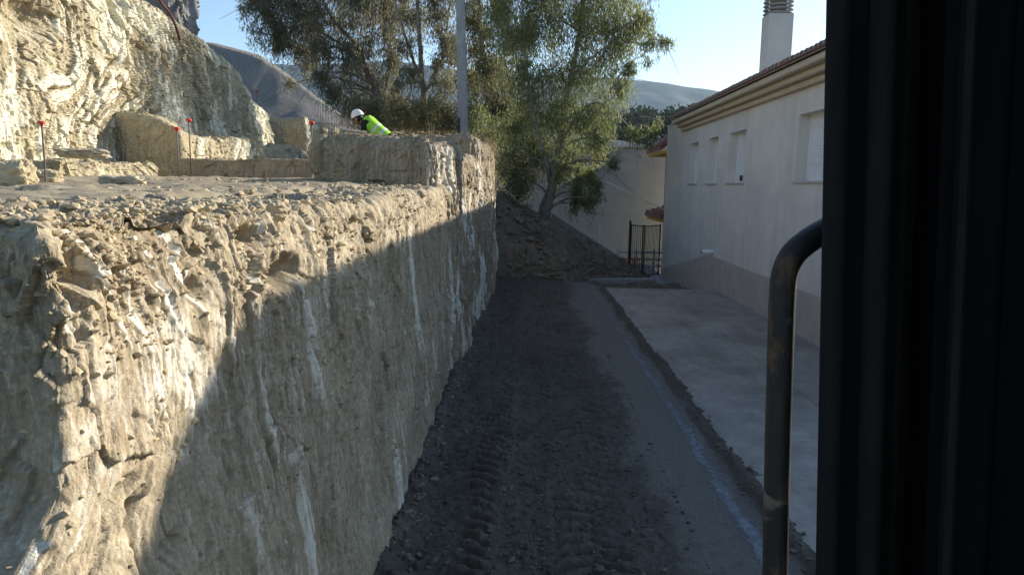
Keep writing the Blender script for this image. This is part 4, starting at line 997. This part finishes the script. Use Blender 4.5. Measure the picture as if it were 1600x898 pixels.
# beige house across the yard
nb = empty('beige_house', (3, 45, -3), 'plain beige house wall behind the gate and the tree', 'house')
tz = atY(1000, 231, 40).z
bm = bmesh.new(); add_box(bm, -7.5, 7.75, 40, 50, -5, 2.36); from_bm('lower_wall', bm, M['beige'], nb)
bm = bmesh.new(); add_box(bm, -7.52, 7.76, 39.985, 50.02, 2.362, tz); from_bm('upper_wall', bm, M['beige'], nb)
bm = bmesh.new(); add_box(bm, -7.7, 7.9, 39.85, 50.1, tz+0.002, tz+0.10); from_bm('coping', bm, M['sill'], nb)
bm = bmesh.new(); add_prism(bm, [(-7.6, tz+0.11), (7.7, tz+0.11), (7.7, tz+0.2), (0, tz+1.3), (-7.6, tz+0.2)], 'y', 43, 50); from_bm('roof', bm, M['sill'], nb)
rh = empty('red_roofed_house', (9, 37, -3), 'red-tiled house with yellow eaves peeping past the house corner', 'house')
for (pa, pb, Yd) in (((1032, 240), (1062, 195), 34), ((1031, 348), (1062, 322), 30.5)):
    a_ = atY(*pa, Yd); b__ = atY(*pb, Yd); sl = (b__.z-a_.z-0.25)/(b__.x-a_.x)*0.55
    bm = bmesh.new(); add_prism(bm, [(a_.x, a_.z+0.14), (a_.x, a_.z+0.30), (a_.x+2.5, a_.z+0.30+2.5*sl), (a_.x+2.5, a_.z+0.14+2.5*sl)], 'y', Yd, Yd+4); rf = from_bm('roof', bm, M['redtile'], rh)
    bm = bmesh.new(); add_prism(bm, [(a_.x+0.08, a_.z), (a_.x+0.08, a_.z+0.135), (a_.x+2.5, a_.z+0.135), (a_.x+2.5, a_.z)], 'y', Yd+0.06, Yd+3.9); from_bm('eave_board', bm, M['yellow'], rh)
    for k_ in range(9):
        xk = a_.x+0.1+k_*0.25; zk = a_.z+0.30+(xk-a_.x)*sl
        bm = bmesh.new(); add_tube(bm, [(xk, Yd-0.05, zk+0.01), (xk, Yd+3.9, zk+0.01)], 0.085, 8)
        o = from_bm('roof_tile', bm, M['redtile'], None, True); o.parent = rf; o.matrix_parent_inverse = Matrix.Identity(4)
bm = bmesh.new(); a_ = atY(1040, 240, 34.2); add_box(bm, a_.x+0.7, a_.x+4, 34.2, 38, -3, a_.z); from_bm('wall', bm, M['beige'], rh)
bm = bmesh.new(); add_box(bm, 8.3, 15.5, 30.2, 38.2, -3, 6.3); from_bm('added_shade_block', bm, M['beige'], rh)  # unseen block added behind the long house to shade the spoil mound
a_, b__ = atY(948, 284, 33), atY(1046, 331, 29.5)
bm = bmesh.new(); add_tube(bm, [a_, a_.lerp(b__, 0.5)+Vector((0, 0, -0.04)), b__], 0.022, 6)
tag(from_bm('cable', bm, M['rope'], None, True), 'pale slack cable crossing in front of the beige house', 'cable')

# utility pole
a_, b__ = atY(716, -160, 24), atY(723.5, 200, 24)
pe = empty('utility_pole', (b__.x, 24, 2.9), 'grey weathered utility pole standing behind the bank', 'utility pole')
bm = bmesh.new(); add_tube(bm, [(b__.x+0.02, 24, 2.4), (b__.x, 24, b__.z), (a_.x, 24, a_.z)], [0.17, 0.165, 0.13], 14); from_bm('shaft', bm, M['pole'], pe, True)
bm = bmesh.new(); add_box(bm, a_.x-0.8, a_.x+0.8, 23.8, 23.9, a_.z-0.6, a_.z-0.5); from_bm('crossarm', bm, M['galv'], pe)
bm = bmesh.new(); add_box(bm, b__.x-0.155, b__.x-0.10, 23.83, 23.9, 2.4, b__.z+0.3); from_bm('conduit', bm, M['darkhole'], pe)

# ------------------------------------------------------------------ trees
def leaf_mesh(name, C, D, Lg, W, tone, mat, parent):
    """leaves as narrow folded blades: base point C, direction D"""
    n = len(C); r = rng.normal(size=(n, 3)); side = np.cross(D, r); side /= np.linalg.norm(side, axis=1)[:, None]+1e-9
    mid = C+D*(Lg*0.45)[:, None]
    V = np.stack([C, mid+side*(W*0.5)[:, None], C+D*Lg[:, None], mid-side*(W*0.5)[:, None]], 1).reshape(-1, 3)
    Fc = np.arange(n*4).reshape(-1, 4)
    return mesh_np(name, V, Fc, mat, parent, smooth=False, attrs={'tone': np.repeat(tone, 4)})
def foliage(clusters, Yd, dspread, leafL, leafW, dens, clump=0.23, droop=1.3, nclump=12):
    Cs, Ds, Ls, Ws, Ts, anchors = [], [], [], [], [], []
    for (px, py, rp) in clusters:
        yy = Yd+random.uniform(-dspread, dspread); c = atY(px, py, yy); r = rp/FPX*yy
        anchors.append(c)
        k = nclump+int(rp/12); n = int(dens*math.pi*r*r/(leafL*leafW*0.45))
        u = rng.normal(size=(k, 3)); u /= np.linalg.norm(u, axis=1)[:, None]; cc = np.array(c)+u*(rng.random(k)**0.45)[:, None]*r*np.array([0.95, 0.95, 0.85])
        wgt = rng.random(k)+0.25; which = rng.choice(k, n, p=wgt/wgt.sum())
        sp = r*clump*(0.6+0.8*rng.random(k))
        off = rng.normal(size=(n, 3)); off[:, 2] = off[:, 2]*1.35-np.abs(off[:, 2])*0.35
        P = cc[which]+off*sp[which][:, None]*np.array([0.8, 0.8, 1.0])
        d = rng.normal(size=(n, 3))*0.55+np.array([0, 0, -droop]); d /= np.linalg.norm(d, axis=1)[:, None]
        tb = rng.random(k)[which]*0.5+rng.random(n)*0.5
        Cs.append(P); Ds.append(d); Ls.append(leafL*(0.6+0.8*rng.random(n))); Ws.append(leafW*(0.7+0.6*rng.random(n))); Ts.append(tb)
    return np.concatenate(Cs), np.concatenate(Ds), np.concatenate(Ls), np.concatenate(Ws), np.concatenate(Ts), anchors
def tree(name, label, base, stems, clusters, Yd, dspread, mat, leafL=0.13, leafW=0.03, dens=1.1, nbr=1.0, clump=0.25, droop=1.3, cat='tree', group=None, rscale=1.0):
    e = empty(name, base, label, cat, group)
    bm = bmesh.new(); nodes = []
    for (pts, r0, r1) in stems:
        q = bez(pts, 8); nn = len(q)
        q = [v_+Vector((random.uniform(-1, 1), random.uniform(-1, 1), 0))*r0*0.10 for v_ in q]
        add_tube(bm, q, [r0+(r1-r0)*(i/(nn-1))**0.8 for i in range(nn)], 9)
        nodes += [(v_, r0+(r1-r0)*(i/(nn-1))**0.8) for i, v_ in enumerate(q)]
    from_bm('trunk', bm, M['bark'], e, True)
    C_, D_, L_, W_, T_, anch = foliage(clusters, Yd, dspread, leafL, leafW, dens, clump, droop)
    for a in anch:
        # limb from the nearest lower stem node
        bm = bmesh.new()
        best = min(nodes, key=lambda t: (t[0]-a).length+1.4*max(0, t[0].z-a.z+0.3))
        s, r_ = best; m = s.lerp(a, 0.5)+Vector((random.uniform(-.12, .12), random.uniform(-.12, .12), 0.12*(a-s).length))
        rr = min(r_*0.55, 0.045*rscale+0.012*(a-s).length)
        pts = bez([s, m, a], 5); add_tube(bm, pts, [rr+(0.012-rr)*(i/(len(pts)-1)) for i in range(len(pts))], 6)
        for _ in range(int(5*nbr)):
            t = a+Vector((random.gauss(0, .5), random.gauss(0, .5), random.gauss(-0.1, .45)))*rscale
            s2 = pts[random.randrange(4, len(pts))]; add_tube(bm, [s2, s2.lerp(t, 0.5)+Vector((0, 0, .06)), t], [0.013*rscale, 0.009*rscale, 0.004*rscale], 4)
        from_bm('limb', bm, M['bark'], e, True)
    leaf_mesh('crown', C_, D_, L_, W_, T_, mat, e)
    return e
def S(Yd, pts): return [atY(px, py, Yd+dy) for (px, py, dy) in pts]

# right-hand eucalyptus on the mound
tree('eucalyptus_tree', 'green eucalyptus with leaning trunk growing on the spoil mound', (0.55, 26, 1.4),
     [(S(26, [(848, 365, 0), (853, 330, 0), (864, 290, 0), (871, 245, .1), (880, 190, .2), (893, 120, .3), (905, 50, .4), (915, -60, .5)]), 0.20, 0.06),
      (S(26.2, [(843, 360, 0), (846, 325, 0), (858, 295, 0), (856, 262, -.2), (846, 225, -.4), (832, 170, -.5), (822, 90, -.6), (815, -20, -.6)]), 0.11, 0.035),
      (S(26, [(871, 245, 0), (890, 200, -.3), (925, 162, -.5), (955, 172, -.6), (982, 196, -.7)]), 0.05, 0.02),
      (S(26, [(893, 120, .3), (925, 90, 0), (965, 65, -.2), (1010, 70, -.4)]), 0.045, 0.012)],
     [(800,60,46),(858,35,55),(925,25,52),(980,45,40),(1022,62,20),(1045,66,10),(955,95,36),(900,105,52),(825,125,46),(868,175,52),(935,178,40),(972,140,22),(820,195,42),
      (795,245,32),(842,245,36),(900,235,46),(950,218,30),(990,205,18),(1020,203,14),(1015,222,8),(1030,188,9),(918,282,30),(900,318,16),(925,310,16),(902,300,14),(812,285,22),(880,-45,80),(955,-35,65),(785,0,50),(1000,25,24),(1010,95,9),(985,105,14),
      (880,262,26),(960,255,12)], 26, 0.9, M['leaf_a'], 0.17, 0.030, 2.3)
# left-hand eucalyptus, tall, behind the hill foot
tree('eucalyptus_tree', 'tall greyish eucalyptus leaning over the hillside to the left', (-5.5, 36, 2.0),
     [(S(36, [(618, 225, 0), (600, 165, 0), (575, 115, .2), (555, 70, .4), (520, 30, .5), (490, -30, .6)]), 0.20, 0.07),
      (S(36, [(575, 115, .2), (540, 75, -.4), (490, 45, -.8), (440, 25, -1)]), 0.09, 0.025),
      (S(36, [(600, 165, 0), (608, 100, .5), (612, 40, .8), (620, -60, 1)]), 0.10, 0.04)],
     [(418,30,34),(398,5,24),(448,62,30),(425,70,16),(500,40,38),(478,100,22),(540,85,38),(560,30,42),(600,75,36),(470,5,46),(525,140,30),(588,145,36),(500,75,26),(610,25,36),(440,-30,55),(530,-40,60),(600,-45,55),(470,75,16),
      (455,130,10),(440,45,20),(555,170,26),(500,115,18)], 36, 1.4, M['leaf_b'], 0.21, 0.038, 2.8, rscale=1.4)
tree('eucalyptus_tree', 'slender pale-trunked eucalyptus standing left of the utility pole', (-4.2, 33, 2.0),
     [(S(33, [(668, 225, 0), (662, 150, 0), (657, 80, 0), (653, 20, .1), (650, -90, .2)]), 0.15, 0.08),
      (S(33, [(660, 130, 0), (642, 85, -.3), (625, 30, -.5), (605, -40, -.6)]), 0.08, 0.03),
      (S(33, [(662, 150, 0), (690, 95, .3), (700, 30, .5), (708, -50, .6)]), 0.07, 0.03)],
     [(640,30,28),(690,25,30),(702,85,26),(655,-40,45),(640,120,24),(690,130,26),(620,155,26),(665,175,30),(700,60,22),(640,70,18),(710,-25,40),(640,185,26),(680,95,14)], 33, 1.2, M['leaf_b'], 0.20, 0.036, 2.4, rscale=1.3)
tree('eucalyptus_tree', 'olive eucalyptus right behind the utility pole', (-1.5, 30, 2.0),
     [(S(30, [(770, 290, 0), (766, 200, 0), (758, 120, 0), (750, 40, 0), (745, -80, 0)]), 0.15, 0.06), (S(30, [(766, 200, 0), (785, 120, .3), (790, 50, .5)]), 0.07, 0.02)],
     [(745,35,36),(770,100,38),(735,120,30),(745,175,34),(775,170,34),(790,60,34),(760,230,32),(800,175,28),(735,80,26),(760,-30,50),(790,230,26),(735,215,20),(790,120,30)], 30, 1.0, M['leaf_c'], 0.17, 0.036, 2.4, rscale=1.2)
for i, (cl, Yd, lab) in enumerate((
    ([(570,185,26),(555,165,18),(590,170,24),(600,190,22)], 31, 'brownish scrub bush right behind the bending worker'),
    ([(625,190,26),(640,175,24),(655,195,20),(615,170,18)], 30, 'scrub bush between the worker and the utility pole'),
    ([(690,185,28),(705,170,22),(680,165,20),(700,200,18)], 30, 'scrub bush just left of the utility pole'),
    ([(745,205,26),(765,225,26),(750,185,20),(780,210,24),(775,255,20)], 28, 'dark green bush right of the utility pole'),
    ([(795,280,24),(812,300,18),(800,255,24),(825,275,18),(815,325,10)], 25.5, 'leafy sapling bush at the end of the bank'))):
    c0 = atY(cl[0][0], cl[0][1], Yd); gz_ = 2.2 if Yd < 27 else 2.6
    tree('scrub_bush', lab, (c0.x, Yd, gz_), [([Vector((c0.x+random.uniform(-.3, .3), Yd, gz_-0.4)), Vector((c0.x+k_*0.3-0.3, Yd, (gz_+c0.z)/2)), Vector((c0.x+k_*0.5-0.5, Yd, c0.z))], 0.04, 0.012) for k_ in range(3)],
         cl, Yd, 0.7, M['leaf_c'] if i != 3 else M['leaf_a'], 0.13, 0.035, 2.0, 0.8, 0.34, 0.6, 'bush', 'scrub bushes behind the bank')

# dry grass along the far end of the bank
n = 1800
gx = np.concatenate([-0.92+0.06*rng.normal(size=n//2), rng.uniform(-3.2, -0.95, n-n//2)]); gy = np.concatenate([rng.uniform(15.7, 21.2, n//2), rng.uniform(15.7, 21.5, n-n//2)])
gzv = np.concatenate([3.75-rng.random(n//2)**1.6*1.3, np.full(n-n//2, 3.79)])
C_ = np.stack([gx+0.02, gy, gzv], -1); D_ = np.stack([rng.normal(0.1, 0.25, n), rng.normal(0, 0.3, n), np.where(np.arange(n) < n//2, -0.9, 0.55)], -1); D_ /= np.linalg.norm(D_, axis=1)[:, None]
tag(leaf_mesh('dry_grass', C_, D_, 0.05+0.10*rng.random(n), np.full(n, 0.005), rng.random(n), M['drygrass'], None), 'dry straw-coloured grass hanging over the far end of the bank', 'dry grass', kind='stuff')

# far wood below the mountains
def far_wood():
    Cs, Ts = [], []
    for i in range(150):
        px = random.uniform(560, 1330); Yd = random.uniform(120, 190); c = atY(px, random.uniform(182, 205), Yd); r = random.uniform(2.0, 3.6)
        k = 420; u = rng.normal(size=(k, 3)); u /= np.linalg.norm(u, axis=1)[:, None]
        Cs.append(np.array(c)+u*r*(rng.random(k)**0.3)[:, None]*np.array([1, 1, 0.9])+np.array([0, 0, -0.5])); Ts.append(rng.random(k)*0.6+0.4*random.random())
        # lower mass down to the ground
        k2 = 160; w = rng.uniform(-1, 1, (k2, 3))*np.array([r*1.1, r, c.z*0.5+2]); Cs.append(np.array([c.x, c.y, (c.z-4)*0.5])+w); Ts.append(rng.random(k2)*0.5)
    C = np.concatenate(Cs); n = len(C); D = rng.normal(size=(n, 3)); D /= np.linalg.norm(D, axis=1)[:, None]
    tag(leaf_mesh('far_wood', C, D, rng.uniform(0.5, 1.0, n), rng.uniform(0.3, 0.6, n), np.concatenate(Ts), M['wood'], None), 'dark wood below the hazy mountains', 'wood', kind='stuff')
far_wood()

# ------------------------------------------------------------------ the digger's cab: door post beside the viewer and its grab handle
cab = empty('excavator_cab', (0.9, 0.9, 1.0), 'black excavator cab door post filling the right edge', 'excavator cab')
def lean(x, y, z): return (x-(z-2.26)*0.055, y, z)
def upright(name, poly, mat, z0=0.95, z1=3.7, smooth=False):
    bm = bmesh.new(); A = [bm.verts.new(lean(x, y, z0)) for x, y in poly]; B = [bm.verts.new(lean(x, y, z1)) for x, y in poly]; n_ = len(poly)
    for i in range(n_): bm.faces.new((A[i], A[(i+1) % n_], B[(i+1) % n_], B[i]))
    bm.faces.new(A[::-1]); bm.faces.new(B); bmesh.ops.recalc_face_normals(bm, faces=bm.faces[:])
    return from_bm(name, bm, mat, cab, smooth)
def circ(cx, cy, rx, ry, n_=18): return [(cx+rx*math.cos(2*math.pi*k_/n_), cy+ry*math.sin(2*math.pi*k_/n_)) for k_ in range(n_)]
upright('door_seal', circ(0.352, 0.80, 0.0115, 0.016), M['rubber'], smooth=True)
upright('seal_flange', [(0.357, 0.815), (0.384, 0.812), (0.384, 0.79), (0.361, 0.79)], M['cabpaint'])
upright('inner_seal', circ(0.392, 0.79, 0.0125, 0.018), M['rubber'], smooth=True)
upright('door_post', [(0.36, 0.816), (0.40, 0.80), (0.415, 0.83), (0.455, 0.835), (0.462, 0.80), (0.52, 0.79), (0.90, 0.80), (1.25, 0.90), (1.25, 1.04), (0.80, 0.99), (0.43, 0.92), (0.37, 0.87)], M['cabpaint'])
upright('trim_strip', [(0.476, 0.7885), (0.481, 0.782), (0.487, 0.787), (0.487, 0.80), (0.476, 0.80)], M['cabtrim'])
upright('channel_edge', [(0.437, 0.8335), (0.4405, 0.825), (0.444, 0.8335)], M['cabtrim'])
upright('side_panel', [(0.525, 0.785), (0.56, 0.70), (0.80, 0.55), (1.25, 0.5), (1.25, 0.62), (0.84, 0.70), (0.60, 0.788)], M['cabpaint'])
bm = bmesh.new(); add_box(bm, 0.30, 1.4, -0.9, 1.1, 3.7, 3.78); from_bm('cab_roof', bm, M['cabpaint'], cab)
bm = bmesh.new(); add_box(bm, 0.34, 1.4, -0.9, 1.05, 0.80, 0.95); from_bm('cab_floor', bm, M['cabpaint'], cab)
bm = bmesh.new(); add_box(bm, 1.34, 1.40, -0.9, 0.9, 0.952, 3.698); from_bm('far_side_panel', bm, M['cabpaint'], cab)
# grab handle bolted to the outside of the post
hp = [atY(1208, 1080, 0.86), atY(1211, 898, 0.86), atY(1215, 700, 0.86), atY(1219, 560, 0.86), atY(1222, 470, 0.86), atY(1226, 428, 0.862), atY(1239, 398, 0.866), atY(1262, 377, 0.873), atY(1290, 360, 0.884), atY(1330, 342, 0.90)]
bm = bmesh.new(); add_tube(bm, bez(hp, 6), 0.0150, 20)
from_bm('grab_handle', bm, M['handle'], cab, True)

# ------------------------------------------------------------------ the hazy air of the valley
def haze():
    bm = bmesh.new(); add_box(bm, -2450, 2450, -320, 2650, -9, 268)
    m = bpy.data.materials.new('valley_haze'); m.use_nodes = True; nt = m.node_tree; nt.nodes.remove(nt.nodes['Principled BSDF'])
    v = nt.nodes.new('ShaderNodeVolumePrincipled'); v.inputs['Color'].default_value = (0.55, 0.76, 1.0, 1); v.inputs['Density'].default_value = 0.00015; v.inputs['Anisotropy'].default_value = 0.3
    nt.links.new(v.outputs[0], nt.nodes['Material Output'].inputs['Volume'])
    o = from_bm('haze', bm, m); tag(o, 'thin blue haze filling the valley', 'haze', kind='stuff')
haze()
